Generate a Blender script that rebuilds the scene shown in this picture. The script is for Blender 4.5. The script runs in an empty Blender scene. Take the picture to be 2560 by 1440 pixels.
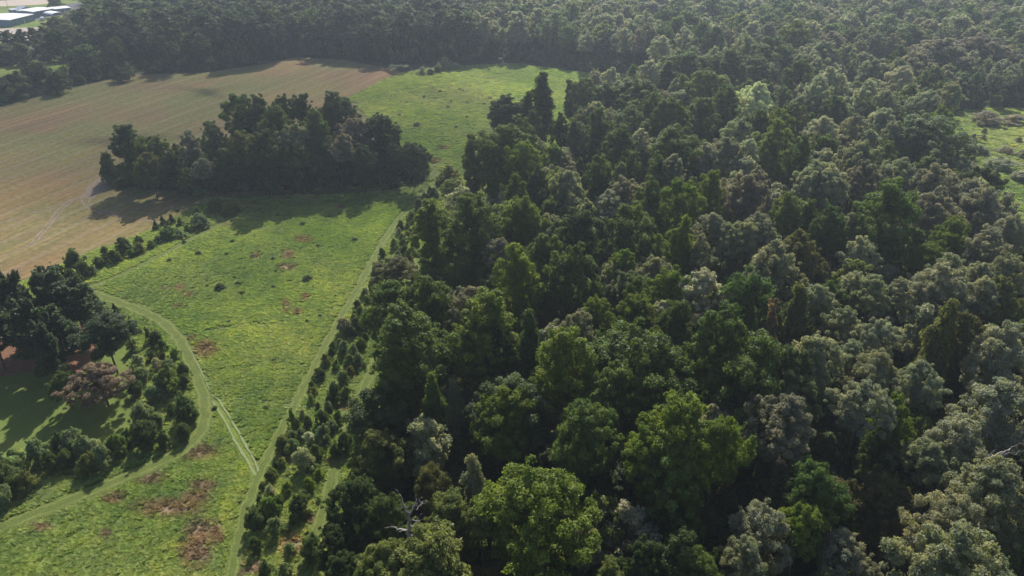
import bpy, math, random
import numpy as np
from mathutils import Vector
D = bpy.data
SC = bpy.context.scene
COL = SC.collection
R_ = math.radians

# ------------------------------------------------------------------ camera, sky, sun, exposure
PITCH, CAMH, F = 29.5, 75.0, 1794.0
cam = D.objects.new('Camera', D.cameras.new('Camera')); COL.objects.link(cam)
cam.data.sensor_width = 36; cam.data.lens = F/2560*36
cam.data.clip_start = 0.5; cam.data.clip_end = 6000
cam.location = (0, 0, CAMH); cam.rotation_euler = (R_(90-PITCH), 0, 0)
SC.camera = cam
SUN_EL, SUN_AZ = 40.0, 3.0            # azimuth clockwise from +Y
w = D.worlds.new('World'); SC.world = w; w.use_nodes = True
nt = w.node_tree; bg = nt.nodes['Background']
sky = nt.nodes.new('ShaderNodeTexSky'); sky.sky_type = 'NISHITA'; sky.sun_disc = False
sky.sun_elevation = R_(SUN_EL); sky.sun_rotation = R_(SUN_AZ); sky.air_density = 1.0; sky.dust_density = 1.5
nt.links.new(sky.outputs[0], bg.inputs[0]); bg.inputs[1].default_value = 0.09
sl = D.lights.new('sun', 'SUN'); sl.energy = 4.9; sl.angle = R_(0.5); sl.color = (1, 0.955, 0.88)
so = D.objects.new('sun', sl); COL.objects.link(so)
sd = Vector((math.sin(R_(SUN_AZ))*math.cos(R_(SUN_EL)), math.cos(R_(SUN_AZ))*math.cos(R_(SUN_EL)), math.sin(R_(SUN_EL))))
so.rotation_euler = sd.to_track_quat('Z', 'Y').to_euler(); so.location = sd*900
SC.view_settings.view_transform = 'Standard'; SC.view_settings.look = 'None'
SC.view_settings.exposure = 0.42; SC.view_settings.gamma = 1
SC.render.engine = 'CYCLES'
SC.cycles.max_bounces = 6; SC.cycles.transparent_max_bounces = 4; SC.cycles.volume_bounces = 0
SC.cycles.diffuse_bounces = 3; SC.cycles.transmission_bounces = 4

cp, sp = math.cos(R_(PITCH)), math.sin(R_(PITCH))
def G(px, py, z=0.0):
    "point of the world at height z seen at pixel (px,py) of the 2560 photograph (used for surveying only)"
    x, y = (px-1280)/F, (720-py)/F
    dx, dy, dz = x, cp+y*sp, -sp+y*cp
    t = (z-CAMH)/dz
    return Vector((dx*t, dy*t, z))
def depth(p):
    return p[1]*cp-(p[2]-CAMH)*sp
def PX(p):
    d = depth(p); return 1280+F*p[0]/d, 720-F*(p[1]*sp+(p[2]-CAMH)*cp)/d

# ------------------------------------------------------------------ materials
def mat(name, rough=0.9, spec=0.2):
    m = D.materials.new(name); m.use_nodes = True
    b = m.node_tree.nodes['Principled BSDF']
    b.inputs['Roughness'].default_value = rough; b.inputs['Specular IOR Level'].default_value = spec
    return m, m.node_tree, b
def N(t, kind, **k):
    n = t.nodes.new(kind)
    for a, v in k.items(): setattr(n, a, v)
    return n
def noise(t, scale, detail=4, rough=0.55, vec=None, dist=0.0):
    n = N(t, 'ShaderNodeTexNoise'); n.inputs['Scale'].default_value = scale
    n.inputs['Detail'].default_value = detail; n.inputs['Roughness'].default_value = rough
    n.inputs['Distortion'].default_value = dist
    if vec is not None: t.links.new(vec, n.inputs['Vector'])
    return n.outputs['Fac']
def ramp(t, fac, stops):
    r = N(t, 'ShaderNodeValToRGB'); e = r.color_ramp.elements
    while len(e) < len(stops): e.new(0.5)
    for i, (p, c) in enumerate(stops):
        e[i].position = p; e[i].color = (*c, 1) if len(c) == 3 else c
    t.links.new(fac, r.inputs[0]); return r.outputs[0]
def mixc(t, f, a, b, mode='MIX'):
    n = N(t, 'ShaderNodeMix', data_type='RGBA', blend_type=mode)
    for i, v in ((0, f), (6, a), (7, b)):
        if hasattr(v, 'is_linked') or hasattr(v, 'links'): t.links.new(v, n.inputs[i])
        else: n.inputs[i].default_value = v if i == 0 else (*v, 1)
    return n.outputs[2]
def mth(t, op, a, b=0.0, clamp=False):
    n = N(t, 'ShaderNodeMath', operation=op); n.use_clamp = clamp
    for i, v in ((0, a), (1, b)):
        if isinstance(v, (int, float)): n.inputs[i].default_value = v
        else: t.links.new(v, n.inputs[i])
    return n.outputs[0]
def pos(t, rotz=0, scale=(1, 1, 1)):
    g = N(t, 'ShaderNodeNewGeometry'); m = N(t, 'ShaderNodeMapping'); m2 = N(t, 'ShaderNodeMapping')
    m.inputs['Rotation'].default_value = (0, 0, rotz); m2.inputs['Scale'].default_value = scale
    t.links.new(g.outputs['Position'], m.inputs['Vector']); t.links.new(m.outputs[0], m2.inputs['Vector']); return m2.outputs[0]
def bump(t, b, h, strength, dist=0.1):
    n = N(t, 'ShaderNodeBump'); n.inputs['Strength'].default_value = strength; n.inputs['Distance'].default_value = dist
    t.links.new(h, n.inputs['Height']); t.links.new(n.outputs[0], b.inputs['Normal'])

# foliage: colour comes from each tree's own 'tint'
def leaf_material(name, trans=0.40, rough=0.58, spec=0.28, soft=0):
    m, t, b = mat(name, rough, spec)
    a = N(t, 'ShaderNodeAttribute', attribute_type='INSTANCER', attribute_name='tint')
    v = N(t, 'ShaderNodeAttribute', attribute_name='leafvar')
    r = ramp(t, v.outputs['Fac'], [(0.0, (0.50, 0.56, 0.56)), (0.5, (1, 1, 1)), (1.0, (1.65, 1.48, 1.25))] if not soft else [(0, (.80, .84, .82)), (1, (1.2, 1.16, 1.15))])
    c = mixc(t, 1.0, a.outputs['Color'], r, 'MULTIPLY')
    gn_ = noise(t, 0.22, 3, .6, pos(t)); c = mixc(t, 1.0, c, ramp(t, gn_, [(0.3, (0.80, 0.86, 0.95)), (0.7, (1.2, 1.13, 1.0))]), 'MULTIPLY')
    t.links.new(c, b.inputs['Base Color'])
    tr = N(t, 'ShaderNodeBsdfTranslucent')
    ct = mixc(t, 1.0, c, (1.62, 1.68, 0.92), 'MULTIPLY'); t.links.new(ct, tr.inputs[0])
    mx = N(t, 'ShaderNodeMixShader'); mx.inputs[0].default_value = trans
    t.links.new(b.outputs[0], mx.inputs[1]); t.links.new(tr.outputs[0], mx.inputs[2])
    t.links.new(mx.outputs[0], t.nodes['Material Output'].inputs[0])
    return m
LEAF = leaf_material('leaves')
BLADE = leaf_material('grass_blades', 0.5, 0.7, 0.15, 1)
m, t, b = mat('bark', 0.95, 0.1)
BARK = m; t.links.new(ramp(t, noise(t, 3.0, 6, 0.7, pos(t, 0, (3, 3, .5))), [(0.3, (0.045, 0.035, 0.028)), (0.7, (0.17, 0.14, 0.115))]), b.inputs['Base Color'])
m, t, b = mat('dead_wood', 0.85, 0.2)
DEAD = m; t.links.new(ramp(t, noise(t, 2.5, 5, 0.6), [(0.3, (0.20, 0.18, 0.165)), (0.7, (0.46, 0.43, 0.40))]), b.inputs['Base Color'])

# ------------------------------------------------------------------ mesh helpers
def mesh_np(name, verts, faces4, mats, var=None, mi=None):
    me = D.meshes.new(name); nv, nf = len(verts), len(faces4)
    me.vertices.add(nv); me.vertices.foreach_set('co', np.asarray(verts, np.float32).ravel())
    k = faces4.shape[1]
    me.loops.add(nf*k); me.loops.foreach_set('vertex_index', faces4.astype(np.int32).ravel())
    me.polygons.add(nf); me.polygons.foreach_set('loop_start', (np.arange(nf)*k).astype(np.int32))
    me.polygons.foreach_set('loop_total', np.full(nf, k, np.int32))
    if mi is not None: me.polygons.foreach_set('material_index', mi.astype(np.int32))
    for m in mats: me.materials.append(m)
    if var is not None:
        at = me.attributes.new('leafvar', 'FLOAT', 'FACE'); at.data.foreach_set('value', var.astype(np.float32))
    me.update(calc_edges=True); me.validate(); return me
def link(name, me, parent=None, loc=(0, 0, 0)):
    o = D.objects.new(name, me); COL.objects.link(o); o.location = loc
    if parent: o.parent = parent
    return o
def tag(o, label=None, cat=None, group=None, kind=None):
    if label: o['label'] = label
    if cat: o['category'] = cat
    if group: o['group'] = group
    if kind: o['kind'] = kind
    return o
def tube(pts, rads, sides=6):
    "tapered tube along points -> verts, quads"
    V, Fq = [], []
    for i, (p, r) in enumerate(zip(pts, rads)):
        p = Vector(p)
        d = (Vector(pts[min(i+1, len(pts)-1)])-Vector(pts[max(i-1, 0)])).normalized()
        a = d.orthogonal().normalized(); c = d.cross(a)
        for k in range(sides):
            an = 2*math.pi*k/sides
            V.append(p+(a*math.cos(an)+c*math.sin(an))*r)
    for i in range(len(pts)-1):
        for k in range(sides):
            k2 = (k+1) % sides
            Fq.append((i*sides+k, i*sides+k2, (i+1)*sides+k2, (i+1)*sides+k))
    return V, Fq
def join_tubes(ts):
    V, Fq = [], []
    for v, f in ts:
        o = len(V); V += v; Fq += [tuple(i+o for i in q) for q in f]
    return np.array([tuple(v) for v in V]), np.array(Fq)

# ------------------------------------------------------------------ crowns
def leaf_quads(P, Nn, size, rs, droop=0.0):
    n = len(P)
    a = np.cross(Nn, rs.normal(size=(n, 3))); a /= np.linalg.norm(a, axis=1)[:, None]+1e-9
    b_ = np.cross(Nn, a)
    s = size*rs.uniform(0.6, 1.35, n)[:, None]
    w_ = s*rs.uniform(0.45, 0.8, n)[:, None]
    k = rs.uniform(-.12, .12, (n, 1))*s
    V = np.stack([P-a*s, P-b_*w_+Nn*k, P+a*s, P+b_*w_+Nn*k], 1).reshape(-1, 3)
    return V, np.arange(4*n).reshape(n, 4)
PROF = {
    'round': lambda z: np.sqrt(np.clip(1-((z-0.50)/0.52)**2, 0, 1))*0.95+0.04,
    'dome':  lambda z: np.clip(np.sqrt(np.clip(1-((z-0.38)/0.62)**2, 0, 1)), 0, 1)*0.97,
    'tall':  lambda z: np.clip(np.where(z < 0.55, 0.62+0.5*z, 0.9*np.sqrt(np.clip(1-((z-0.55)/0.47)**2, 0, 1))), 0, 1),
    'column': lambda z: np.clip(np.where(z < 0.3, 0.5+1.5*z, np.sqrt(np.clip(1-((z-0.3)/0.72)**2, 0, 1))), 0, 1),
    'cone':  lambda z: np.clip(1.05*(1-z)**0.85, 0.02, 1),
    'low':   lambda z: np.clip(np.sqrt(np.clip(1-(z*0.98)**2.2, 0, 1)), 0, 1),
}
def crown(name, seed, style, aspect, nclu, nleaf, leaf, clu=(0.2, 0.34), lobes=3, lift=0.0, sparse=0.0, flat=0.72):
    rs = np.random.RandomState(seed)
    zf = rs.uniform(0.02, 0.98, nclu)**(0.85)
    th = rs.uniform(0, 2*math.pi, nclu)
    ph = rs.uniform(0, 6.28, lobes)
    mod = 1+0.34*sum(np.cos((k+1)*th+ph[k]+1.5*zf) for k in range(lobes))/lobes*1.5
    inner = rs.uniform(0, 1, nclu) < 0.16
    rc = rs.uniform(clu[0], clu[1], nclu)*np.where(inner, 1.25, 1)
    rr = PROF[style](zf)*mod
    rr = np.maximum(rr-rc*0.75, 0)*np.where(inner, rs.uniform(0.1, 0.6, nclu), rs.uniform(0.72, 1.12, nclu)+np.where(rs.uniform(0, 1, nclu) < .16, .24, 0))
    zz = zf*aspect*(1-0.12) + 0.045*aspect*rs.normal(size=nclu)
    nl = nclu//16; zz[:nl] = aspect*rs.uniform(.86, 1.0, nl); rr[:nl] = rs.uniform(.05, .42, nl); rc[:nl] *= .72
    C = np.stack([rr*np.cos(th), rr*np.sin(th), np.clip(zz, 0.08, aspect)], 1)
    # strong leader clusters at the top give the uneven outline
    wgt = rc**2; wgt /= wgt.sum()
    ci = rs.choice(nclu, nleaf, p=wgt)
    d = rs.normal(size=(nleaf, 3)); d[:, 2] += 0.75
    out = C[ci]*np.array([1, 1, 0]); d += out*0.6
    d /= np.linalg.norm(d, axis=1)[:, None]
    # sub-clumps: leaves gather in sprays on each cluster
    nsp = 26
    sp_dir = rs.normal(size=(nclu, nsp, 3)); sp_dir[..., 2] += 0.3
    sp_dir /= np.linalg.norm(sp_dir, axis=2)[..., None]
    si = rs.randint(0, nsp, nleaf)
    sd_ = sp_dir[ci, si]
    d = d*0.42+sd_*0.75; d /= np.linalg.norm(d, axis=1)[:, None]
    rad = rc[ci]*(rs.uniform(0, 1, nleaf)**0.33)*(1.0+0.22*rs.normal(size=nleaf)*0.6)
    P = C[ci]+d*rad[:, None]*np.array([1.08, 1.08, flat])
    Nn = d*0.8+rs.normal(size=(nleaf, 3))*0.55+np.array([0, 0, 0.45]); Nn /= np.linalg.norm(Nn, axis=1)[:, None]
    V, Q = leaf_quads(P, Nn, leaf, rs)
    cv = rs.uniform(0, 1, nclu); sv = rs.uniform(0, 1, (nclu, nsp))
    var = np.clip(0.32*cv[ci]+0.28*sv[ci, si]+0.40*rs.uniform(0, 1, nleaf), 0, 1)
    return V, Q, var, C
def pine_crown(seed, nleaf, leaf, aspect=2.2, whorls=11):
    rs = np.random.RandomState(seed); Ps, Ns, vs, k = [], [], [], 0
    br = []
    for wv in range(whorls):
        z = aspect*(0.05+0.9*wv/(whorls-1)); rad = (1.0-0.62*(wv/(whorls-1))**1.3)*rs.uniform(0.75, 1.1)
        for j in range(rs.randint(4, 7)):
            a = rs.uniform(0, 6.28); br.append((z+rs.uniform(-.06, .06)*aspect, a, rad*rs.uniform(0.6, 1.1)))
    per = nleaf//len(br)
    for z, a, L in br:
        u = rs.uniform(0.25, 1, per)**0.7
        tuft = rs.randint(0, 9, per); ta = rs.normal(size=9)*0.30; tz = rs.normal(size=9)*0.05
        r = u*L; an = a+ta[tuft]*(0.35+u*0.5)+rs.normal(size=per)*0.05
        zz = z+0.22*u*u+tz[tuft]+rs.normal(size=per)*0.055
        Ps.append(np.stack([r*np.cos(an), r*np.sin(an), zz], 1)); vs.append(np.clip(0.25+0.5*rs.uniform()+0.25*rs.normal(size=per), 0, 1))
    P = np.concatenate(Ps); n = len(P)
    Nn = rs.normal(size=(n, 3))*0.7+np.array([0, 0, 0.8]); Nn /= np.linalg.norm(Nn, axis=1)[:, None]
    V, Q = leaf_quads(P, Nn, leaf, rs)
    return V, Q, np.concatenate(vs), None
def trunk_tubes(seed, C, aspect, z0, thick=0.055, lean=0.05):
    "trunk and limbs in crown units (crown base at z=z0)"
    rs = random.Random(seed); top = z0+aspect*0.82
    lx, ly = rs.uniform(-lean, lean), rs.uniform(-lean, lean)
    pts = [(lx*math.sin(k*1.3), ly*math.sin(k*1.7), top*k/6) for k in range(7)]
    ts = [tube([(0, 0, -4.0 if z0 > .5 else -.1)]+pts[1:], [thick*1.5]+[thick*(1-0.86*k/6) for k in range(1, 7)], 7)]
    if C is not None:
        idx = list(range(len(C))); rs.shuffle(idx)
        for i in idx[:12]:
            c = C[i]; zb = max(z0*0.75, z0+c[2]-0.45-0.35*math.hypot(c[0], c[1])); zb = min(zb, top*0.9)
            k = zb/top; r0 = thick*(1-0.86*k)*0.6
            e = (c[0], c[1], z0+c[2]); bx = lx*math.sin(k*6*1.3)
            mid = (e[0]*.55+bx*.4, e[1]*.55, zb+(e[2]-zb)*0.42)
            ts.append(tube([(bx, 0, zb), mid, e], [r0, r0*.65, r0*.2], 5))
    return join_tubes(ts)

VARS = {}      # style -> list of (crown mesh, trunk mesh, aspect, stemfrac)
def add_var(key, seed, style, aspect, nclu, nleaf, leaf, z0, **k):
    if style == 'pine': V, Q, var, C = pine_crown(seed, nleaf, leaf, aspect)
    else: V, Q, var, C = crown(key, seed, style, aspect, nclu, nleaf, leaf, **k)
    V = V+np.array([0, 0, z0])
    cm = mesh_np('crown_'+key, V, Q, [LEAF], var)
    tv, tq = trunk_tubes(seed, C, aspect, z0, 0.05 if key != 'bush' else 0.035)
    tm = mesh_np('trunk_'+key, tv, tq, [BARK])
    VARS.setdefault(key, []).append((cm, tm, aspect+z0, (V, Q, var, tv, tq)))
for s in range(5): add_var('oak', 10+s, 'round', 1.9, 210, 60000, 0.027, 1.3, clu=(.075, .20))
for s in range(4): add_var('tall', 20+s, 'tall', 2.5, 240, 64000, 0.0275, 1.0, clu=(.07, .19))
for s in range(5): add_var('dome', 30+s, 'dome', 1.5, 210, 56000, 0.0265, 1.0, clu=(.065, .175))
for s in range(2): add_var('column', 40+s, 'column', 4.2, 70, 22000, 0.075, 0.8, clu=(.3, .5))
for s in range(3): add_var('pine', 50+s, 'pine', 2.1, 0, 26000, 0.05, 1.0)
for s in range(2): add_var('farpine', 55+s, 'dome', 1.5, 70, 9000, 0.065, 2.2, clu=(.14, .22), flat=.6)
for s in range(2): add_var('cone', 60+s, 'cone', 2.3, 70, 9000, 0.07, 0.12, clu=(.14, .26))
for s in range(5): add_var('bush', 70+s, 'low', 1.35, 75, 13000, 0.048, 0.12, clu=(.12, .30))
for s in range(3): add_var('far', 80+s, 'round', 1.9, 90, 10000, 0.058, 1.3, clu=(.11, .26))
for s in range(3): add_var('fardome', 90+s, 'dome', 1.5, 90, 10000, 0.056, 1.4, clu=(.1, .23))

TINT = {
 'G': (0.058, 0.104, 0.024), 'D': (0.032, 0.060, 0.022), 'Y': (0.098, 0.155, 0.018), 'L': (0.085, 0.100, 0.035),
 'P': (0.115, 0.155, 0.055), 'S': (0.195, 0.209, 0.174), 'W': (0.26, 0.275, 0.238), 'Z': (0.38, 0.40, 0.36), 'B': (0.168, 0.163, 0.140),
 'R': (0.150, 0.115, 0.090), 'E': (0.046, 0.104, 0.026), 'N': (0.046, 0.070, 0.042), 'M': (0.100, 0.135, 0.075), 'O': (0.182, 0.196, 0.138)}
for k_ in TINT:
    a_ = TINT[k_]; base_ = (0.070, 0.098, 0.038); u_ = 0.26 if k_ not in 'WRNZSBOM' else 0.08
    w_ = (1.14, 1.0, .80) if k_ in 'GDYLPE' else (1.03, 1.0, .90)
    TINT[k_] = tuple(1.45*w2*(v_*(1-u_)+u_*g_) for v_, g_, w2 in zip(a_, base_, w_))
WORD = {'G': 'mid green', 'D': 'dark green', 'Y': 'bright yellow-green', 'L': 'olive', 'P': 'pale green', 'S': 'silvery grey-green',
 'W': 'pale silver', 'Z': 'whitish silver', 'B': 'greyish brown', 'R': 'rusty brown', 'E': 'vivid emerald green', 'N': 'blackish green', 'M': 'grey-green', 'O': 'pale olive-grey'}
HGT = {'G': 23, 'D': 22, 'Y': 22.5, 'L': 19.5, 'P': 20, 'S': 20.5, 'W': 20.5, 'Z': 21, 'B': 20, 'R': 18, 'E': 21, 'M': 20.5, 'O': 20, 'N': 20}
used_labels = {}
RECS = []        # [object, words, scheme, x, y] for labels written at the end
ORD = 'first second third fourth fifth sixth seventh eighth ninth tenth eleventh twelfth thirteenth fourteenth fifteenth sixteenth seventeenth eighteenth nineteenth twentieth'.split()
def ordw(i): return ORD[i] if i < 20 else 'twenty-'+ORD[i-20] if i < 29 else 'thirtieth' if i == 29 else 'thirty-'+ORD[i-30] if i < 39 else 'fortieth' if i == 39 else 'forty-'+ORD[i-40]
rng = random.Random(5)
TREES = []       # (x, y, radius, height)
def uniq(label):
    used_labels[label] = used_labels.get(label, 0)+1
    if used_labels[label] > 1: print('DUPLABEL', label)
    return label
def place(name, key, p, rad, h, tint, label, cat, group, rot=None, var=None, tilt=0):
    v = VARS[key]; cm, tm, tot, _ = v[var if var is not None else rng.randrange(len(v))]
    root = D.objects.new(name, None); COL.objects.link(root); root.location = (p[0], p[1], 0)
    root.rotation_euler = (rng.uniform(-.03, .03), rng.uniform(-.03, .03)+tilt, rng.uniform(0, 6.28) if rot is None else rot)
    root.empty_display_size = 0.5
    tag(root, None if isinstance(label, tuple) else uniq(label), cat, group)
    if isinstance(label, tuple): RECS.append([root]+list(label))
    j = [rng.uniform(0.88, 1.12) for _ in range(2)]
    rad *= 1.1 if h > 16 else .97; lim = {'oak': 1.5, 'tall': 1.7, 'dome': 1.35, 'column': 2.2, 'farpine': 1.3, 'cone': 2.4}.get(key, 9)
    sz = min(h/tot, rad*lim*rng.uniform(.92, 1.1)); up = h-tot*sz
    for nm, me in (('crown', cm), ('trunk', tm)):
        o = link(nm, me, root, (0, 0, up)); o.scale = (rad, rad, sz)
        if nm == 'crown': o['tint'] = [tint[0]*j[0], tint[1]*j[0]*(0.5+0.5*j[1]), tint[2]*j[0]]
    TREES.append((p[0], p[1], rad, h))
    return root
def pct(x, y):
    return '%.0f%% across, %.0f%% down the photo' % (max(0, min(100, x/25.6)), max(0, min(100, y/14.4)))
def top_xy(p, h):
    x, y = PX((p[0], p[1], h)); return x, y

SHAPE = {'G': 'tall oak', 'D': 'tall', 'E': 'oak', 'Y': 'oak', 'L': 'dome', 'P': 'oak dome', 'S': 'dome oak', 'W': 'dome', 'Z': 'dome', 'B': 'dome', 'R': 'cone', 'M': 'oak dome', 'O': 'dome oak', 'N': 'oak'}
def trees_from(text, where, group, hdef=None, cat='tree', name='broadleaf_tree'):
    for row in text.replace('\n', ';').split(';'):
        f = row.split()
        if not f: continue
        x, y, wd, c = float(f[0]), float(f[1]), float(f[2]), f[3]
        h = HGT[c]*rng.uniform(.95, 1.05) if hdef is None else hdef*rng.uniform(.93, 1.07)
        key = None; word = 'tree'
        for e in f[4:]:
            if e in VARS: key = e
            else: h = float(e)
        if key is None: key = rng.choice(SHAPE[c].split())
        p = G(x, y, h*0.985); d = depth(p); rad = max(1.6, wd*0.5*d/F*1.08)
        shape = ''
        if h/(2*rad) > 2.6: shape = 'slender '
        elif wd > 150: shape = 'broad '
        nm = name
        if key in ('pine', 'farpine'): nm, kindw = 'pine_tree', 'pine'
        elif key == 'column': nm, kindw = 'columnar_tree', 'columnar tree'
        elif key == 'cone': nm, kindw = 'conical_tree', 'conical tree'
        else: kindw = 'tree'
        lab = (shape+WORD[c]+' '+kindw, where, x, y+wd*.4)
        p.y += rad*0.15
        place(nm, key, p, rad, h, TINT[c], lab, cat, group)

# ------------------------------------------------------------------ the ground and its cover
def sheet(name, pts, z, material, label, smooth=0, kind='structure', ragged=0.0, seed=1):
    "flat sheet from photo-surveyed corners, edges subdivided and roughened"
    P = [G(*p) if len(p) == 2 else Vector(p) for p in pts]
    for _ in range(smooth):
        Q = []
        for i in range(len(P)):
            a, b_ = P[i], P[(i+1) % len(P)]; Q += [a*.75+b_*.25, a*.25+b_*.75]
        P = Q
    if ragged:
        rr = random.Random(seed); Q = []
        for i in range(len(P)):
            a, b_ = P[i], P[(i+1) % len(P)]; n = max(1, int((b_-a).length/1.2)); nn = (b_-a).cross(Vector((0, 0, 1))).normalized()
            for k in range(n): Q.append(a.lerp(b_, k/n)+nn*rr.uniform(-ragged, ragged))
        P = Q
    me = D.meshes.new(name); me.from_pydata([(p.x, p.y, z) for p in P], [], [list(range(len(P)))])
    me.materials.append(material); me.validate()
    o = link(name, me); tag(o, label, None, None, kind)
    return o, [(p.x, p.y) for p in P]
def strip(name, pts, width, z, material, label, ragged=0.2, seed=2):
    P = [G(*p) for p in pts]
    Q = []                                   # Catmull-Rom
    for i in range(len(P)-1):
        a, b_, c, d_ = P[max(i-1, 0)], P[i], P[i+1], P[min(i+2, len(P)-1)]
        n = max(2, int((c-b_).length/1.0))
        for k in range(n):
            s = k/n; Q.append(0.5*((2*b_)+(c-a)*s+(2*a-5*b_+4*c-d_)*s*s+(3*b_-a-3*c+d_)*s**3))
    Q.append(P[-1]); rr = random.Random(seed); V = []; Fq = []
    for i, q in enumerate(Q):
        d_ = (Q[min(i+1, len(Q)-1)]-Q[max(i-1, 0)]).normalized(); n = Vector((-d_.y, d_.x, 0))
        for s in (-1, 1):
            v = q+n*s*(width/2+rr.uniform(-ragged, ragged)); V.append((v.x, v.y, z))
    for i in range(len(Q)-1): Fq.append((2*i, 2*i+1, 2*i+3, 2*i+2))
    me = D.meshes.new(name); me.from_pydata(V, [], Fq)
    uv = me.uv_layers.new(name='UVMap')
    for l in me.loops:
        uv.data[l.index].uv = ((l.vertex_index % 2), (l.vertex_index//2)*1.0)
    me.materials.append(material); me.validate()
    o = link(name, me); tag(o, label, None, None, 'structure'); return o, [(q.x, q.y) for q in Q]
def inside(x, y, poly):
    "vectorised point in polygon"
    x = np.asarray(x); y = np.asarray(y); r = np.zeros(x.shape, bool); n = len(poly)
    for i in range(n):
        x1, y1 = poly[i]; x2, y2 = poly[(i+1) % n]
        c = ((y1 > y) != (y2 > y)) & (x < (x2-x1)*(y-y1)/((y2-y1) if y2 != y1 else 1e-9)+x1)
        r ^= c
    return r
def seg_dist(x, y, line):
    d = np.full(np.shape(x), 1e9)
    for (x1, y1), (x2, y2) in zip(line[:-1], line[1:]):
        L = (x2-x1)**2+(y2-y1)**2+1e-9; s = np.clip(((x-x1)*(x2-x1)+(y-y1)*(y2-y1))/L, 0, 1)
        d = np.minimum(d, np.hypot(x-x1-s*(x2-x1), y-y1-s*(y2-y1)))
    return d

# woodland floor / base ground
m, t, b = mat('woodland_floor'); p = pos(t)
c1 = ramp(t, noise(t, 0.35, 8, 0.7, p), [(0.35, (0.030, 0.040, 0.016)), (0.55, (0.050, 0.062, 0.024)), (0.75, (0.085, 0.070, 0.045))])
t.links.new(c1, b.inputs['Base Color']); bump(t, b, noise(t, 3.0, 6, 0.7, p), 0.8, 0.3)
me = D.meshes.new('ground'); me.from_pydata([(-2500, -300, 0), (2500, -300, 0), (2500, 4500, 0), (-2500, 4500, 0)], [], [(0, 1, 2, 3)])
me.materials.append(m); tag(link('ground', me), 'dark woodland floor under the trees', None, None, 'structure')

# meadow
BARE = [(760, 598, 22, 9), (720, 635, 16, 12), (715, 668, 20, 8), (416, 718, 14, 6), (450, 718, 10, 8), (470, 735, 14, 7), (715, 765, 10, 16), (765, 742, 12, 8),
 (445, 765, 12, 5), (515, 872, 24, 20), (475, 845, 14, 8), (1085, 403, 16, 7), (1110, 370, 16, 5), (480, 1130, 55, 18), (372, 1192, 36, 18), (285, 1245, 28, 14), (420, 1270, 80, 22), (490, 1245, 34, 16),
 (105, 1316, 26, 9), (500, 1335, 32, 36), (490, 1385, 36, 32), (545, 1330, 10, 30), (268, 1335, 12, 12), (510, 1215, 30, 14), (990, 60, 8, 3), (850, 520, 16, 5),
 (735, 1365, 28, 22), (627, 1422, 36, 14), (800, 925, 14, 12), (875, 930, 12, 14), (770, 1300, 10, 20), (712, 1150, 18, 14), (855, 1018, 20, 8), (945, 815, 16, 8), (840, 1080, 12, 8), (820, 1155, 9, 6), (745, 780, 10, 8),(640,640,12,7),(560,560,10,4)]
mt, tt, bb = mat('meadow_grass', 0.9, 0.15); p = pos(tt)
n1 = noise(tt, 0.045, 5, 0.6, p); n2 = noise(tt, 0.6, 6, 0.65, p); n3 = noise(tt, 3.2, 5, 0.7, p)
ca = ramp(tt, n1, [(0.32, (0.095, 0.145, 0.026)), (0.5, (0.145, 0.195, 0.034)), (0.68, (0.185, 0.215, 0.050))])
cb = ramp(tt, n2, [(0.3, (0.62, 0.70, 0.60)), (0.5, (1, 1, 1)), (0.72, (1.28, 1.16, 1.05))])
cc = ramp(tt, n3, [(0.3, (0.55, 0.62, 0.5)), (0.5, (1, 1, 1)), (0.7, (1.35, 1.25, 1.1))])
cm_ = mixc(tt, 1.0, mixc(tt, 1.0, ca, cb, 'MULTIPLY'), cc, 'MULTIPLY')
ba = N(tt, 'ShaderNodeAttribute', attribute_name='bare')
bf = mth(tt, 'MULTIPLY', mth(tt, 'SUBTRACT', mth(tt, 'ADD', ba.outputs['Fac'], mth(tt, 'MULTIPLY', noise(tt, 0.9, 6, 0.7, p), 1.3)), 1.05), 5.0, True)
cbare = ramp(tt, noise(tt, 1.6, 6, 0.7, p), [(0.3, (0.16, 0.11, 0.07)), (0.5, (0.28, 0.195, 0.13)), (0.7, (0.42, 0.33, 0.24))])
tt.links.new(mixc(tt, bf, cm_, cbare), bb.inputs['Base Color'])
bump(tt, bb, mixc(tt, 0.5, n3, n2), 1.0, 0.35)
MEADOW_PX = [(862, 246), (992, 184), (1130, 166), (1290, 160), (1450, 183), (1600, 200), (1660, 215), (1650, 245), (1500, 260), (1440, 300), (1425, 420), (1330, 440), (1230, 470), (1160, 560), (1130, 680), (1110, 760), (1060, 860), (1000, 960), (960, 1080), (935, 1200), (930, 1500), (900, 1800), (-900, 1800), (-900, 1250), (-500, 950), (0, 740), (100, 680), (180, 640), (380, 560), (520, 485), (620, 470), (800, 430), (980, 400), (930, 300)]
mpoly = [(q.x, q.y) for q in (G(*a) for a in MEADOW_PX)]
def gridsheet(name, poly, cell, z, material, attr_fn, label):
    xs = [q[0] for q in poly]; ys = [q[1] for q in poly]
    gx = np.arange(min(xs), max(xs), cell); gy = np.arange(min(ys), max(ys), cell)
    X, Y = np.meshgrid(gx, gy); ok = inside(X+cell/2, Y+cell/2, poly)[:-1, :-1]
    nx = len(gx); J, I = np.nonzero(ok)
    Q = np.stack([J*nx+I, J*nx+I+1, (J+1)*nx+I+1, (J+1)*nx+I], 1)
    u, inv = np.unique(Q.ravel(), return_inverse=True)
    V = np.stack([X.ravel()[u], Y.ravel()[u], np.full(len(u), z)], 1)
    me = mesh_np(name, V, inv.reshape(-1, 4), [material])
    at = me.attributes.new('bare', 'FLOAT', 'POINT'); at.data.foreach_set('value', attr_fn(V[:, 0], V[:, 1]).astype(np.float32))
    o = link(name, me); tag(o, label, None, None, 'structure'); return o
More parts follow.
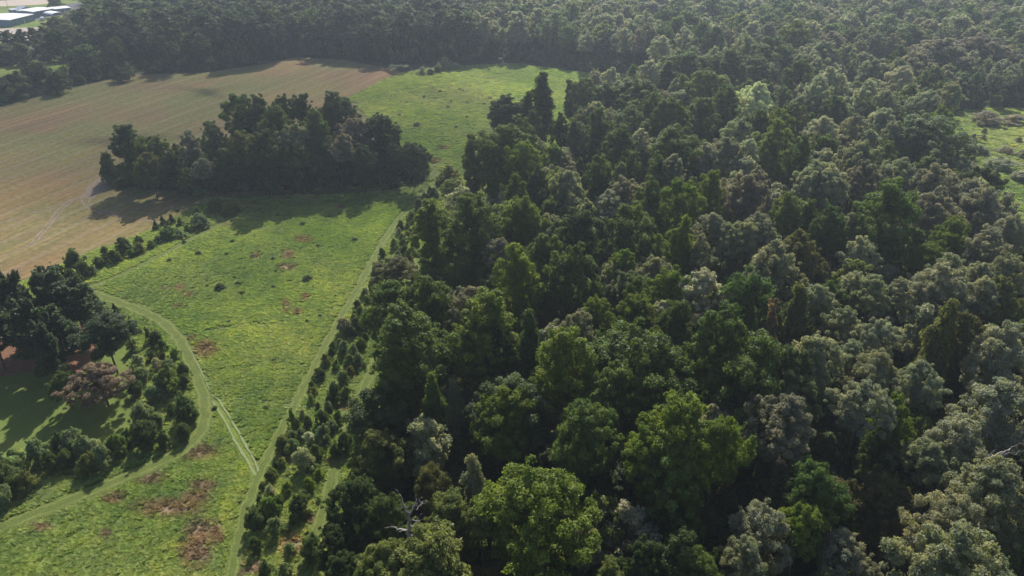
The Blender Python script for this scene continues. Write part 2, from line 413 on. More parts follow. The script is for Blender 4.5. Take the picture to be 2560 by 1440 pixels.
def bare_fn(x, y):
    r = np.zeros(len(x))
    for (a, b_, wx, wy) in BARE:
        c = G(a, b_); e1 = G(a+wx, b_)-c; e2 = c-G(a, b_+wy)
        dx, dy = x-c.x, y-c.y; v = dy/abs(e2.y); u = (dx-v*e2.x)/abs(e1.x)
        r = np.maximum(r, np.clip(1.42-np.hypot(u, v)*0.95, 0, 1))
    return r*0.75
gridsheet('meadow', mpoly, 1.5, 0.02, mt, bare_fn, 'rough green meadow with brown dead patches')

# clearing on the right, far field, small glade at upper left
CLEAR_PX = [(2300, 330), (2370, 285), (2420, 272), (2600, 268), (3000, 290), (3000, 640), (2560, 640), (2470, 560), (2400, 470)]
clr, clr_poly = sheet('clearing', CLEAR_PX, 0.02, mt, 'bright green clearing among the woods at the right', 1, ragged=.4)
GL_PX = [(-200, 230), (-200, 175), (0, 168), (90, 150), (160, 140), (175, 160), (150, 195), (0, 225)]
gl, gl_poly = sheet('glade', GL_PX, 0.02, mt, 'sunlit grass glade behind the far hedge', 0, ragged=.4)
m, t, b = mat('crop_field'); t.links.new(ramp(t, noise(t, 0.05, 3, .5, pos(t)), [(0.3, (0.11, 0.20, 0.08)), (0.7, (0.16, 0.25, 0.10))]), b.inputs['Base Color'])
FF_PX = [(1430, 3.5), (1530, 9), (1640, 14), (1630, -25), (1450, -25)]
ff, ff_poly = sheet('crop_field', FF_PX, 0.02, m, 'distant pale green field beyond the far woods')

# tilled field: rows follow the long side
a1, a2 = G(0, 560), G(860, 200)
ROW = math.atan2(a2.y-a1.y, a2.x-a1.x)
m, t, b = mat('tilled_soil', 0.95, 0.1)
ps = pos(t, -ROW, (0.03, 1.0, 1.0)); pw = pos(t)
s1 = noise(t, 0.16, 3, 0.6, pos(t, -ROW, (0.05, 1, 1))); s2 = noise(t, 0.9, 4, 0.6, ps); s3 = noise(t, 2.6, 3, 0.6, pos(t, -ROW, (0.08, 1, 1)))
n0 = noise(t, 0.022, 4, 0.5, pw); nf = noise(t, 0.7, 6, 0.7, pw)
soil = ramp(t, mixc(t, 0.68, s1, s2), [(0.36, (0.115, 0.090, 0.055)), (0.47, (0.165, 0.118, 0.072)), (0.56, (0.225, 0.140, 0.075)), (0.68, (0.32, 0.24, 0.16))])
grn = ramp(t, nf, [(0.3, (0.105, 0.135, 0.040)), (0.7, (0.185, 0.190, 0.075))])
gm = mth(t, 'MULTIPLY', mth(t, 'SUBTRACT', mth(t, 'ADD', mth(t, 'MULTIPLY', n0, 1.3), mth(t, 'MULTIPLY', s3, 0.7)), 0.80), 3.0, True)
col = mixc(t, mth(t, 'MULTIPLY', gm, 0.85), soil, grn)
rd = mth(t, 'MULTIPLY', mth(t, 'SUBTRACT', noise(t, 0.018, 3, .5, pos(t, -ROW, (.5, 1.6, 1))), 0.50), 5.0, True); col = mixc(t, mth(t, 'MULTIPLY', rd, .45), col, (0.31, 0.165, 0.08))
col = mixc(t, 1.0, col, ramp(t, nf, [(0.3, (0.78, 0.78, 0.68)), (0.7, (1.32, 1.26, 1.08))]), 'MULTIPLY')
wv = N(t, 'ShaderNodeTexWave', wave_type='BANDS', bands_direction='Y'); wv.inputs['Scale'].default_value = 0.042; wv.inputs['Distortion'].default_value = 5.0; wv.inputs['Detail'].default_value = 3; wv.inputs['Detail Scale'].default_value = 0.4
t.links.new(pos(t, -ROW, (0.12, 1, 1)), wv.inputs['Vector'])
pale = mth(t, 'MULTIPLY', mth(t, 'SUBTRACT', wv.outputs['Fac'], 0.80), 4.0, True)
col = mixc(t, mth(t, 'MULTIPLY', mth(t, 'MULTIPLY', pale, noise(t, 0.03, 3, .6, pw)), 0.42), col, (0.33, 0.27, 0.22))
t.links.new(col, b.inputs['Base Color']); bump(t, b, mixc(t, 0.5, s2, nf), 0.7, 0.2)
SOIL = m
FIELD_PX = [(-900, 620), (-900, 560), (-300, 340), (0, 268), (150, 228), (330, 186), (500, 184), (640, 163), (740, 143), (860, 150), (940, 165), (1000, 178), (992, 186), (870, 245), (930, 300), (980, 400), (900, 455), (615, 492), (520, 500), (380, 575), (190, 645), (120, 680), (0, 718), (-500, 880), (-900, 980)]
fld, fpoly = sheet('tilled_field', FIELD_PX, 0.045, SOIL, 'harvested brown field with pale straw rows and green regrowth', ragged=.35)
# tractor turning marks
m, t, b = mat('straw_track', 0.95, 0.1)
t.links.new(ramp(t, noise(t, 1.5, 6, .7, pos(t)), [(0.3, (0.15, 0.115, 0.08)), (0.7, (0.31, 0.245, 0.19))]), b.inputs['Base Color']); STRAW = m
for i, ln in enumerate([[(245, 455), (215, 480), (205, 505), (240, 530), (330, 545), (420, 560)], [(258, 470), (232, 490), (224, 508), (250, 524), (300, 535)],
        [(70, 615), (110, 570), (150, 520), (185, 495)], [(78, 618), (118, 573), (158, 524), (200, 490)], [(0, 560), (90, 530), (190, 497), (260, 465)],
        [(0, 690), (30, 676), (34, 690), (26, 706)], [(10, 700), (40, 682), (60, 672)]]):
    strip('wheel_track', ln, 0.45, 0.06+0.004*i, STRAW, 'pale curved wheel mark on the brown field', 0.22, i)
sheet('bare_soil', [(215, 470), (240, 448), (275, 440), (300, 455), (260, 478), (225, 500), (205, 495)], 0.052, STRAW, 'pale trampled soil at the left end of the tree clump', 1, ragged=.3)

# mown lawn and paths
m, t, b = mat('mown_grass', 0.9, 0.15); p = pos(t)
c1 = ramp(t, noise(t, 0.35, 5, 0.6, p), [(0.3, (0.105, 0.150, 0.030)), (0.7, (0.150, 0.190, 0.046))])
c2 = ramp(t, noise(t, 4.0, 5, 0.7, p), [(0.3, (0.75, 0.78, 0.7)), (0.7, (1.2, 1.15, 1.1))])
t.links.new(mixc(t, 1.0, c1, c2, 'MULTIPLY'), b.inputs['Base Color']); bump(t, b, noise(t, 5, 5, .7, p), 0.5, 0.06)
MOWN = m
m, t, b = mat('mown_path_grass', 0.9, 0.15); p = pos(t)
uvn = N(t, 'ShaderNodeUVMap'); sx = N(t, 'ShaderNodeSeparateXYZ'); t.links.new(uvn.outputs[0], sx.inputs[0])
ln = N(t, 'ShaderNodeMath', operation='PINGPONG'); t.links.new(mth(t, 'ADD', mth(t, 'MULTIPLY', sx.outputs[0], 1.0), mth(t, 'MULTIPLY', noise(t, .25, 3, .5, p), .22)), ln.inputs[0]); ln.inputs[1].default_value = 0.28
c1 = ramp(t, noise(t, 0.5, 5, 0.65, p), [(0.3, (0.095, 0.128, 0.028)), (0.7, (0.135, 0.162, 0.044))])
c2 = ramp(t, noise(t, 3.5, 5, 0.7, p), [(0.3, (0.70, 0.74, 0.66)), (0.7, (1.25, 1.2, 1.15))])
c3 = ramp(t, ln.outputs[0], [(0.0, (1.0, 1.0, 1.0)), (0.16, (0.92, .95, .92)), (0.24, (1.28, 1.22, 1.35)), (0.28, (1.4, 1.3, 1.5))])
t.links.new(mixc(t, 1.0, mixc(t, 1.0, c1, c2, 'MULTIPLY'), c3, 'MULTIPLY'), b.inputs['Base Color']); bump(t, b, noise(t, 4, 5, .7, p), 0.8, 0.12)
MPATH = m
lawn, lawn_poly = sheet('lawn', [(-900, 900), (-300, 830), (60, 830), (290, 800), (335, 850), (318, 900), (325, 960), (335, 1030), (330, 1085), (262, 1100), (130, 1110), (-50, 1150), (-900, 1260)], 0.04, MOWN, 'mown lawn beside the dark pines', 1, ragged=.15)
sheet('needle_litter', [(-300, 800), (100, 790), (240, 800), (240, 880), (210, 935), (100, 925), (0, 945), (-300, 960)], 0.052, STRAW.copy(), 'reddish needle litter under the pines', 2, ragged=.3)
nl = D.objects['needle_litter'].data.materials[0]; nl.name = 'needle_litter'
for e, c in zip([n for n in nl.node_tree.nodes if n.type == 'VALTORGB'][0].color_ramp.elements, ((0.10, 0.065, 0.04), (0.28, 0.13, 0.08))): e.color = (*c, 1)
PATHS = []
for i, (ln, wd, lab) in enumerate([
    ([(1068, 405), (1082, 415), (1096, 436), (1088, 455), (1050, 492), (1000, 545), (962, 600), (925, 665), (890, 730), (850, 800), (810, 870), (770, 955), (735, 1015), (695, 1095), (655, 1175), (620, 1265), (598, 1350), (580, 1440), (560, 1540)], 2.1, 'straight mown grass path along the meadow edge'),
    ([(200, 722), (260, 742), (330, 768), (390, 795), (435, 830), (467, 880), (492, 935), (510, 990), (515, 1045), (500, 1085), (455, 1128), (390, 1162), (300, 1200), (200, 1240), (90, 1285), (-60, 1345), (-300, 1460)], 2.7, 'curved mown path with wheel marks round the shrub block'),
    ([(625, 508), (560, 555), (480, 597), (400, 640), (320, 680), (240, 712), (190, 730)], 1.9, 'mown strip below the hedgerow shrubs'),
    ([(600, 492), (700, 487), (820, 485), (930, 477), (1010, 466), (1060, 450), (1090, 430)], 3.0, 'shaded mown strip in front of the tree clump'),
    ([(1046, 640), (1036, 690), (1000, 770), (950, 880), (900, 1000), (862, 1090), (840, 1165), (822, 1240), (800, 1310), (770, 1400), (740, 1500)], 2.3, 'mown lane between the planting strip and the woods')]):
    o, q = strip('mown_path', ln, wd, 0.07+0.006*i, MPATH, lab, 0.28, 40+i); PATHS.append((q, wd))
m, t, b = mat('flattened_grass', 0.9, 0.2)
t.links.new(ramp(t, noise(t, 2.0, 6, .7, pos(t)), [(0.3, (0.13, 0.18, 0.06)), (0.7, (0.26, 0.29, 0.14))]), b.inputs['Base Color']); FLAT = m
TRK = []
for i, ln in enumerate([[(532, 1003), (560, 1050), (592, 1110), (625, 1165), (640, 1190)], [(546, 1000), (575, 1045), (608, 1102), (638, 1155), (646, 1180)],
        [(540, 995), (600, 998), (670, 1006), (738, 1016), (790, 1018)], [(545, 1004), (610, 1008), (670, 1016), (728, 1021)],
        [(470, 838), (560, 822), (660, 812), (760, 795), (838, 772)], [(480, 830), (580, 815), (700, 798), (850, 765)], [(368, 772), (400, 752), (432, 725)], [(478, 880), (508, 940), (532, 990), (548, 1000)]]):
    o, q = strip('trampled_track', ln, 0.36 if i < 2 else 0.2, 0.11+0.004*i, FLAT, 'thin line of flattened grass across the meadow', 0.08, 70+i); TRK.append((q, 1.0 if i < 2 else .45))

# ------------------------------------------------------------------ distant yard and buildings
def plain(name, c, rough=0.7, spec=0.3, var=0.12, sc=0.6):
    m, t, b = mat(name, rough, spec)
    t.links.new(ramp(t, noise(t, sc, 5, .6, pos(t)), [(0.3, tuple(v*(1-var) for v in c)), (0.7, tuple(min(1, v*(1+var)) for v in c))]), b.inputs['Base Color']); return m
SAND = plain('sand', (0.42, 0.34, 0.27)); ASPH = plain('asphalt', (0.085, 0.085, 0.09), 0.9)
GRAV = plain('gravel', (0.38, 0.33, 0.29), 0.95, .1, .3, .5)
sheet('far_lawn', [(-300, 60), (-300, -5), (240, -25), (300, 0), (240, 40), (170, 75), (120, 95), (-200, 130)], 0.02, mt, 'pale grass round the distant sheds')
sheet('sand_lot', [(-100, 20), (-30, 17), (30, 15), (118, 11), (124, 5), (118, -2), (60, -4), (0, 3), (-100, 6)], 0.045, SAND, 'pale sandy lot behind the distant sheds', 1)
sheet('car_park', [(120, 24), (150, 12), (225, 4), (232, 12), (222, 28), (190, 36), (140, 40), (60, 56), (-40, 74), (-60, 62), (20, 56), (80, 44)], 0.04, ASPH, 'dark asphalt car park round the distant sheds')
sheet('gravel_yard', [(-60, 78), (20, 70), (130, 68), (150, 82), (120, 98), (30, 102), (-60, 108)], 0.05, GRAV, 'pale gravel yard behind the slender trees', 1, ragged=.3)
ROOF = plain('white_roof', (0.72, 0.72, 0.74), 0.5, .4, .06, .3); WALL = plain('blue_wall', (0.13, 0.22, 0.33), 0.6, .3, .1, .4)
GREYR = plain('grey_roof', (0.40, 0.43, 0.50), 0.6, .3, .1, .4); TRIM = plain('white_trim', (0.75, 0.75, 0.75), .5)
GLS = plain('window_glass', (0.03, 0.04, 0.05), 0.15, .6); DOOR = plain('door_paint', (0.5, 0.52, 0.55), .5)
def box_part(name, parent, cx, cy, cz, sx, sy, sz, material, label=None, bev=0.0):
    me = D.meshes.new(name); x, y, z = sx/2, sy/2, sz/2
    vs = [(cx+a*x, cy+b_*y, cz+c*z) for c in (-1, 1) for a, b_ in ((-1, -1), (1, -1), (1, 1), (-1, 1))]
    me.from_pydata(vs, [], [(3, 2, 1, 0), (4, 5, 6, 7), (0, 1, 5, 4), (1, 2, 6, 5), (2, 3, 7, 6), (3, 0, 4, 7)])
    me.materials.append(material); o = link(name, me, parent)
    if label: o['label'] = label
    return o
def shed(label, A, B, wid, wallh, rise, rmat, name='shed', nwin=4, ndoor=1, z=None):
    "A,B: photo pixels of the two ends of the front eave at height wallh; depth wid metres"
    a, b_ = G(A[0], A[1], wallh), G(B[0], B[1], wallh); L = (b_-a).length; an = math.atan2(b_.y-a.y, b_.x-a.x)
    root = D.objects.new(name, None); COL.objects.link(root); root.location = (a.x, a.y, 0.06); root.rotation_euler = (0, 0, an)
    tag(root, uniq(label), 'building')
    box_part('wall', root, L/2, wid/2, wallh/2, L, wid, wallh, WALL)
    me = D.meshes.new('roof'); o_ = 0.35
    x0, x1, y0, y1 = -o_, L+o_, -o_, wid+o_; h0 = wallh+0.02
    V = [(x0, y0, h0), (x1, y0, h0), (x1, y1, h0), (x0, y1, h0), (x0, y0, h0+.2), (x1, y0, h0+.2), (x1, y1, h0+.2), (x0, y1, h0+.2), (x0, wid/2, h0+.2+rise), (x1, wid/2, h0+.2+rise)]
    me.from_pydata(V, [], [(3, 2, 1, 0), (0, 1, 5, 4), (2, 3, 7, 6), (4, 5, 9, 8), (6, 7, 8, 9), (0, 4, 8, 7, 3), (1, 2, 6, 9, 5)])
    me.materials.append(rmat); link('roof', me, root)
    for k in range(nwin):
        x = L*(k+0.7)/(nwin+.6)
        wdw = box_part('window', root, x, -0.03, wallh*0.58, 1.1, 0.06, 1.0, TRIM); box_part('pane', wdw, x, -0.07, wallh*0.58, 0.9, 0.03, 0.8, GLS)
    for k in range(ndoor): 
        dd = box_part('door', root, L*(k+1)/(ndoor+1)+1.0, -0.04, 1.05, 1.0, 0.08, 2.1, DOOR); box_part('handle', dd, L*(k+1)/(ndoor+1)+1.35, -0.12, 1.0, 0.06, 0.06, 0.2, GLS)
    return root
shed('white-roofed blue shed nearest the trees, at the left photo edge', (25, 51), (84, 36.5), 26, 3.6, .5, ROOF, nwin=5)
shed('long white-roofed wing with dark blue front wall behind the nearest shed', (83, 30.5), (133, 22.3), 15, 3.6, .4, ROOF, nwin=5)
shed('short white-roofed end wing farthest right of the sheds, beside the asphalt', (136, 24.0), (176, 19.8), 11, 3.2, .3, ROOF, nwin=3)
shed('small pale blue box hut behind the nearest shed', (20, 23.5), (31, 26.2), 6, 3.0, .1, GREYR, 'hut', 1, 1)
shed('small grey gabled hut beside the pale blue hut', (38, 22.5), (52, 25.2), 7, 3.0, 1.6, GREYR, 'hut', 1, 1)
# open white canopy
def canopy():
    a, b_ = G(108, 34, 2.6), G(131, 38, 2.6); L = (b_-a).length; an = math.atan2(b_.y-a.y, b_.x-a.x)
    root = D.objects.new('canopy', None); COL.objects.link(root); root.location = (a.x, a.y, 0.06); root.rotation_euler = (0, 0, an)
    tag(root, 'white arched canopy on posts in front of the dark blue wall', 'canopy')
    V = []; Fq = []
    for i in range(9):
        an_ = math.pi*i/8; y = 3.5-3.5*math.cos(an_); z = 2.6+1.1*math.sin(an_)
        V += [(0, y, z), (L, y, z), (0, y, z+.08), (L, y, z+.08)]
    for i in range(8):
        q = 4*i; Fq += [(q, q+1, q+5, q+4), (q+2, q+6, q+7, q+3)]
    me = D.meshes.new('cover'); me.from_pydata(V, [], Fq); me.materials.append(TRIM); link('cover', me, root)
    for x in (0.15, L-.15):
        for y in (0.15, 6.85): box_part('post', root, x, y, 1.32, .12, .12, 2.6, GREYR)
canopy()
def lamp_pole():
    q = G(20.5, 19); root = D.objects.new('light_pole', None); COL.objects.link(root); root.location = (q.x, q.y, 0.05)
    tag(root, 'thin tall pole standing on the grass behind the pale blue hut', 'pole')
    tv, tq = join_tubes([tube([(0, 0, 0), (0, 0, 3), (0, 0, 8.5)], [.14, .11, .07], 8)]); me = mesh_np('pole', tv, tq, [GREYR]); link('pole', me, root)
    box_part('crossarm', root, 0, 0, 8.3, 1.6, .12, .12, GREYR); box_part('lamp_head', root, .7, 0, 8.45, .5, .3, .15, TRIM)
lamp_pole()
def vehicle(px, py, rot, label):
    q = G(px, py); root = D.objects.new('parked_van', None); COL.objects.link(root); root.location = (q.x, q.y, 0.06); root.rotation_euler = (0, 0, rot)
    tag(root, uniq(label), 'van', 'white vans by the sheds')
    V = [(-2.4, 0.3), (2.4, 0.3), (2.4, 1.0), (1.7, 1.15), (1.2, 1.9), (-2.3, 2.0), (-2.4, 1.8)]
    n = len(V); P = [(x, -.95, z) for x, z in V]+[(x, .95, z) for x, z in V]
    fs = [list(range(n)), list(range(2*n-1, n-1, -1))]+[(i, i+n, (i+1) % n+n, (i+1) % n) for i in range(n)]
    me = D.meshes.new('body'); me.from_pydata(P, [], fs); me.materials.append(TRIM); link('body', me, root)
    box_part('windscreen', root, 1.5, 0, 1.5, .25, 1.6, .5, GLS)
    for x in (-1.5, 1.5):
        for y in (-.95, .95):
            tv, tq = tube([(x, y-.11, .34), (x, y-.1, .34), (x, y+.1, .34), (x, y+.11, .34)], [.01, .34, .34, .01], 12)
            tv = np.array([tuple(v) for v in tv]); me = mesh_np('wheel', tv, np.array(tq), [ASPH]); link('wheel', me, root)
vehicle(99, 40, 1.2, 'white van parked in front of the dark blue wall')
vehicle(107, 51, 2.2, 'white van parked nearest the slender trees')

# ------------------------------------------------------------------ the woods on the right: surveyed crowns  (x top-y width colour [form] [height])
WOODS = '''1075 1352 235 P dome 19;948 1376 120 P dome 17;925 1408 95 Y 15;930 1100 150 L dome 13;885 1212 125 D dome 13;968 1252 95 G oak 13;830 1330 110 D dome 10
850 1400 100 D dome 10;1070 1180 100 L oak 13;1130 1264 150 P dome 14;1195 1150 66 O column 16;1335 1202 235 Y oak 21;1208 1284 80 P 16;1465 1312 72 O tall 16;1535 1408 70 P 15
1700 1330 150 D 15;1620 1362 110 D 14;1750 1392 120 G 14;1880 1368 110 O 15;1918 1276 140 S 16;2022 1286 120 Y dome 16;2135 1352 125 S 13;2425 1352 215 O dome 19;2415 1256 140 O 18
2505 1166 180 O dome 19;2062 1166 120 E oak 18;1995 1182 130 D 16;1975 1016 140 B dome 20;1720 1008 190 Y tall 23;1815 1058 120 Y oak 21;1622 1085 120 Y dome 19;1700 1132 160 G 19
1460 1022 145 G oak 21;1290 962 160 M dome 17;1275 990 140 Y 17;1410 838 165 Y tall 23;1590 834 220 G oak 23;1540 930 150 G 21;1830 790 150 G tall 24;1900 858 190 G oak 22;1975 880 120 D 20
2055 855 125 O dome 20;1995 940 115 M dome 18;1940 768 66 R cone 19;1455 780 92 O oak 19;2205 808 92 S dome 19;2140 865 75 S 17;2205 890 105 O 18;2170 965 115 S dome 20
2252 1000 92 Y tall 17;2230 1055 100 G 15;2315 915 95 S 18;2378 765 76 L column 22;2425 790 80 L 20;2535 825 125 S 20;2520 975 180 S dome 19;2440 1060 135 S 17
2282 1065 62 P 12;2314 1047 66 P 13;2340 1120 115 O 15;2230 1215 160 L dome 12;2110 1210 80 L 12;997 785 190 G tall 23;935 985 160 D oak 15;1075 938 55 G column 18
975 718 130 G dome 19;1065 706 115 G oak 20;1175 725 84 B dome 20;1210 750 170 Y tall 22;1335 797 66 D column 21;1132 960 52 O column 12;1170 890 76 O tall 13;1250 830 100 D 17
1085 515 115 Y tall 22;1178 497 120 G tall 23;1295 498 104 Y oak 22;1370 548 104 O dome 18;1365 595 106 G 21;1462 530 116 D oak 22;1300 625 108 Y tall 23;1430 622 125 G tall 23;1255 605 64 B dome 17
1265 318 120 G oak 24;1180 345 64 L tall 21;1240 365 70 G tall 21;1310 358 84 Y oak 22;1290 437 60 G 19;1345 418 54 D tall 19;1495 393 58 G 21;1495 438 50 D 18;1415 432 94 O dome 18
1525 482 74 W dome 16;1570 448 78 B dome 18;1130 450 62 P 11;1122 418 56 L 11;990 650 112 L 9;1075 676 84 G 13;1635 452 78 G 22;1705 456 94 Y oak 22;1775 437 84 Y tall 22;1650 395 46 G 20;1688 388 54 S dome 19
1775 363 64 S 19;1695 322 112 G 22;1880 440 108 B dome 21;1883 353 58 W 19;1825 345 68 B 20;1950 305 74 P tall 24;2020 345 54 G tall 22;1580 520 114 G oak 22;1720 553 44 Y column 22;1690 575 74 Y oak 20;1750 592 64 O tall 19
1795 537 62 S 20;1820 562 54 O 19;1865 560 88 O dome 20;1895 540 74 S 20;1945 614 104 O dome 21;1985 488 64 P oak 21;2030 502 50 G 20;2060 412 84 S dome 21;2010 585 88 L dome 19
1545 652 84 O dome 17;1558 627 54 Y 19;1575 688 94 M dome 18;1682 680 90 Y oak 20;1645 650 84 O dome 17;1765 688 112 W dome 20;1900 664 64 S 18;1882 697 124 E oak 21;1600 702 74 G 20;1590 742 78 Y 19;1690 760 104 G tall 20;1655 755 54 W 17
1490 745 64 Y 19;1640 832 64 Y 19;2005 730 64 L column 19;2050 722 78 S dome 19;2088 716 84 G 18;2140 682 50 W 18;2190 698 78 O dome 19;2258 705 58 S 18;2370 668 124 S dome 20;2465 700 64 S 19;2522 705 86 L 19;2125 780 88 O dome 18
2240 460 145 G tall 26;2085 525 74 E oak 21;2395 550 78 Y oak 19;2330 612 68 Y 18;2255 405 88 S dome 20;2355 418 98 B dome 19;2465 425 112 D dome 15;2435 455 78 S 18;2475 478 94 S dome 18;2350 480 114 B dome 20;2530 540 76 S 18
2480 580 88 S dome 19;2385 645 118 O dome 19;2468 665 64 S 18;2530 640 84 O 18;2135 540 54 S 19;2155 600 74 W 18;2160 360 98 O dome 21;2075 412 84 S 20;2172 410 78 B dome 20;2330 290 140 M oak 21;2365 270 54 Y 19;2332 232 66 S 20;2383 207 54 O 20;2315 235 62 W 20
1995 58 82 Y dome 24;1935 95 92 G oak 23;1948 10 44 P 20;2040 25 68 G 21;2085 44 58 B dome 19;1925 60 58 B dome 20;2062 108 92 S dome 21;2120 113 44 O 20;2090 83 78 B dome 19;2135 70 64 G 20;2170 78 52 B 20;2200 82 48 S 20;2240 88 54 B dome 20;2158 100 42 O 19
2255 115 44 G 19;2290 65 88 G 21;2360 100 114 B dome 20;2465 90 114 B dome 20;2305 130 84 B dome 20;2250 150 64 O 20;2190 145 74 S dome 20;2268 172 74 W dome 20;2342 170 58 M 19;2088 170 78 W dome 21;2055 195 64 W dome 21;2095 244 50 E 18;2175 205 64 W dome 21;2005 152 64 G 21
2222 230 54 S 20;2285 215 64 G 19;2070 296 64 W 20;2145 290 44 S 20;2220 278 94 S dome 20;2240 305 54 S 19;1960 277 64 Y oak 21;1985 260 48 L 20;1355 190 56 D column 25;1320 238 42 D column 21;1265 245 84 D oak 19;1330 280 52 D 18;1398 290 46 D tall 19;1300 300 60 G 20;1428 205 32 D column 15;1468 197 64 G 18
1520 213 48 D 17;1590 195 94 G oak 19;1580 168 28 G column 18;1627 155 54 W dome 19;1655 95 50 W 21;1620 64 54 B 21;1668 160 42 D column 19;1720 130 98 G oak 21;1765 178 88 Y oak 21;1760 53 44 G 21;1695 18 40 P 20;1897 213 74 Z dome 21
1495 272 64 G tall 20;1438 300 54 M 18;1582 272 78 M dome 19;1630 238 54 G tall 20;1555 320 84 G 20;1605 325 44 W 17;1680 245 74 G 21;1760 250 84 G 21;1820 222 64 G 21;1830 126 84 G oak 21;1900 140 68 M 21;1872 92 54 O 21;1795 68 44 G 21;1850 300 64 S 20;1905 280 54 G 20'''
trees_from(WOODS, 'woods', 'trees of the woods on the right')
GROVE = '''303 317 78 D tall 18;350 347 44 Y 15;387 344 48 P oak 15;468 332 58 S tall 15;362 385 68 L dome 13;420 378 54 D 13;520 307 54 M tall 18;592 240 78 G oak 23;640 240 64 D tall 23;680 266 74 G oak 22;595 335 74 L 17
505 398 48 S 11;540 400 44 D 11;463 423 48 L 8;700 242 44 G 22;745 240 64 D tall 23;780 278 68 G oak 21;838 237 88 D oak 22;735 310 74 O dome 19;735 355 84 L dome 15;880 298 68 B oak 18;945 290 78 D oak 18;855 340 64 B 16;985 362 54 D 12;1030 360 68 D oak 13;650 330 70 D 19;800 350 64 D 15;900 365 64 D 14;570 390 60 D 12'''
trees_from(GROVE, 'clump', 'trees of the clump between field and meadow')
LEFTS = '''20 706 120 N pine 14;105 694 140 N pine 13;165 728 145 N pine 12;45 775 130 N pine 13;120 790 120 N pine 12;-60 760 130 N pine 14;88 668 36 D 10;116 674 34 D 10;143 667 38 D 10;175 676 44 D 9;242 797 122 N oak 12;147 938 68 G dome 7;232 924 128 R dome 8;95 830 90 N pine 12'''
trees_from(LEFTS, 'lawn', 'trees beside the left lawn')
HEDGE = '''205 118 125 G bush 12;280 100 66 G bush 14;352 65 48 M 14;133 186 58 D bush 8;75 158 80 D bush 9;22 186 90 D bush 9;292 170 46 D bush 6;245 2 92 G 21;345 2 92 G 21;182 26 68 O dome 13;135 42 54 L 13;10 78 44 D tall 12;45 75 38 D tall 12;75 70 34 D tall 12;102 66 38 L tall 12;158 60 48 L 12;225 45 56 B 15;133 -4 42 D bush 8;0 112 70 D bush 9;48 112 66 D bush 9;98 106 66 D bush 9;146 98 66 D bush 10;196 84 70 D bush 13;170 62 48 L tall 12;232 88 60 D bush 14;-40 110 70 D bush 9'''
trees_from(HEDGE, 'beyond', 'trees beyond the brown field')
NW = len(TREES)
# far edge of the field: a front row of pines
EDGE = [(345, 176), (420, 176), (500, 178), (570, 168), (640, 155), (700, 142), (760, 136), (830, 140), (900, 146), (960, 156), (1010, 160), (1070, 160), (1130, 152), (1200, 148), (1280, 148), (1350, 155), (1420, 168), (1480, 180), (1540, 192)]
ei = 0
for (ax, ay), (bx, by) in zip(EDGE[:-1], EDGE[1:]):
    for s in (0.0, 0.5) if bx-ax > 60 else (0.0,):
        if len(TREES) >= 300: break
        x, y = ax+(bx-ax)*s, ay+(by-ay)*s; q = G(x, y); q.y += 2
        pine = x < 980; h = rng.uniform(17, 20)
        tx, ty = top_xy(q, h); c = 'N' if pine else rng.choice('DGBM')
        place('pine_tree' if pine else 'broadleaf_tree', 'farpine' if pine else 'oak', q, rng.uniform(4.2, 5.2), h, TINT[c],
              (WORD[c]+' '+('pine' if pine else 'tree'), 'wall', tx, ty), 'tree', 'front row of the far woods'); ei += 1
print('TREES', len(TREES))

# ------------------------------------------------------------------ dead trees
def dead_tree(name, base, lines, label):
    root = D.objects.new(name, None); COL.objects.link(root); root.location = (base.x, base.y, 0); tag(root, uniq(label), 'dead tree')
    for nm, ls in lines.items():
        ts = [tube([Vector(p_)-Vector((base.x, base.y, 0)) for p_, _ in l], [r for _, r in l], 6) for l in ls]
        v, f = join_tubes(ts); link(nm, mesh_np(nm, v, f, [DEAD]), root)
def wander(a, b_, r0, r1, seed, n=7, amp=0.06):
    rr = random.Random(seed); a, b_ = Vector(a), Vector(b_); L = (b_-a).length
    return [(a.lerp(b_, k/n)+Vector([rr.uniform(-1, 1)*amp*L*(0 if k in (0, n) else 1) for _ in range(3)]), r0+(r1-r0)*k/n) for k in range(n+1)]
def twigs(line, seed, n=5, L=1.0):
    rr = random.Random(seed); out = []
    for k in range(n):
        p_, r = line[rr.randrange(2, len(line))]; e = p_+Vector((rr.uniform(-1, 1), rr.uniform(-.6, .6), rr.uniform(-.2, 1)))*L
        out.append(wander(p_, e, r*.55, .015, seed*31+k, 4, .1))
    return out
def at(px, py, z): return G(px, py, z)
# big snag in front of the woods
fk = at(1024, 1328, 14.5); bs = Vector((fk.x+0.3, fk.y+1.0, 0))
tr = wander(bs, fk, .34, .24, 3, 8, .02)
L1 = wander(fk, at(1022, 1295, 16.0), .22, .17, 4); top = L1[-1][0]
br = [wander(top, at(1003, 1240, 18.5), .16, .03, 5), wander(top, at(1042, 1245, 18.0), .15, .03, 6), wander(at(1031, 1300, 15.7), at(1050, 1303, 15.7), .09, .03, 7),
      wander(fk, at(978, 1317, 15.0), .15, .03, 8, 8, .07), wander(at(1015, 1332, 14.3), at(1068, 1355, 13.6), .16, .03, 9), wander(at(1032, 1345, 13.8), at(1014, 1362, 13.6), .14, .10, 10),
      wander(at(1014, 1362, 13.6), at(993, 1374, 13.4), .10, .02, 11), wander(at(1016, 1362, 13.6), at(1044, 1380, 13.2), .11, .02, 12), wander(at(1040, 1275, 17), at(1060, 1252, 17.5), .07, .02, 13),
      wander(at(1030, 1318, 15.0), at(1048, 1301, 15.5), .1, .03, 14)]
tw = []
for i, l in enumerate(br): tw += twigs(l, 90+i, 4, .9)
dead_tree('dead_tree', bs, {'trunk': [tr, L1], 'branch': br, 'twig': tw}, 'bare grey dead tree with forked branches among green crowns at the bottom')
b2 = G(2235, 1400, 2); b2.z = 0
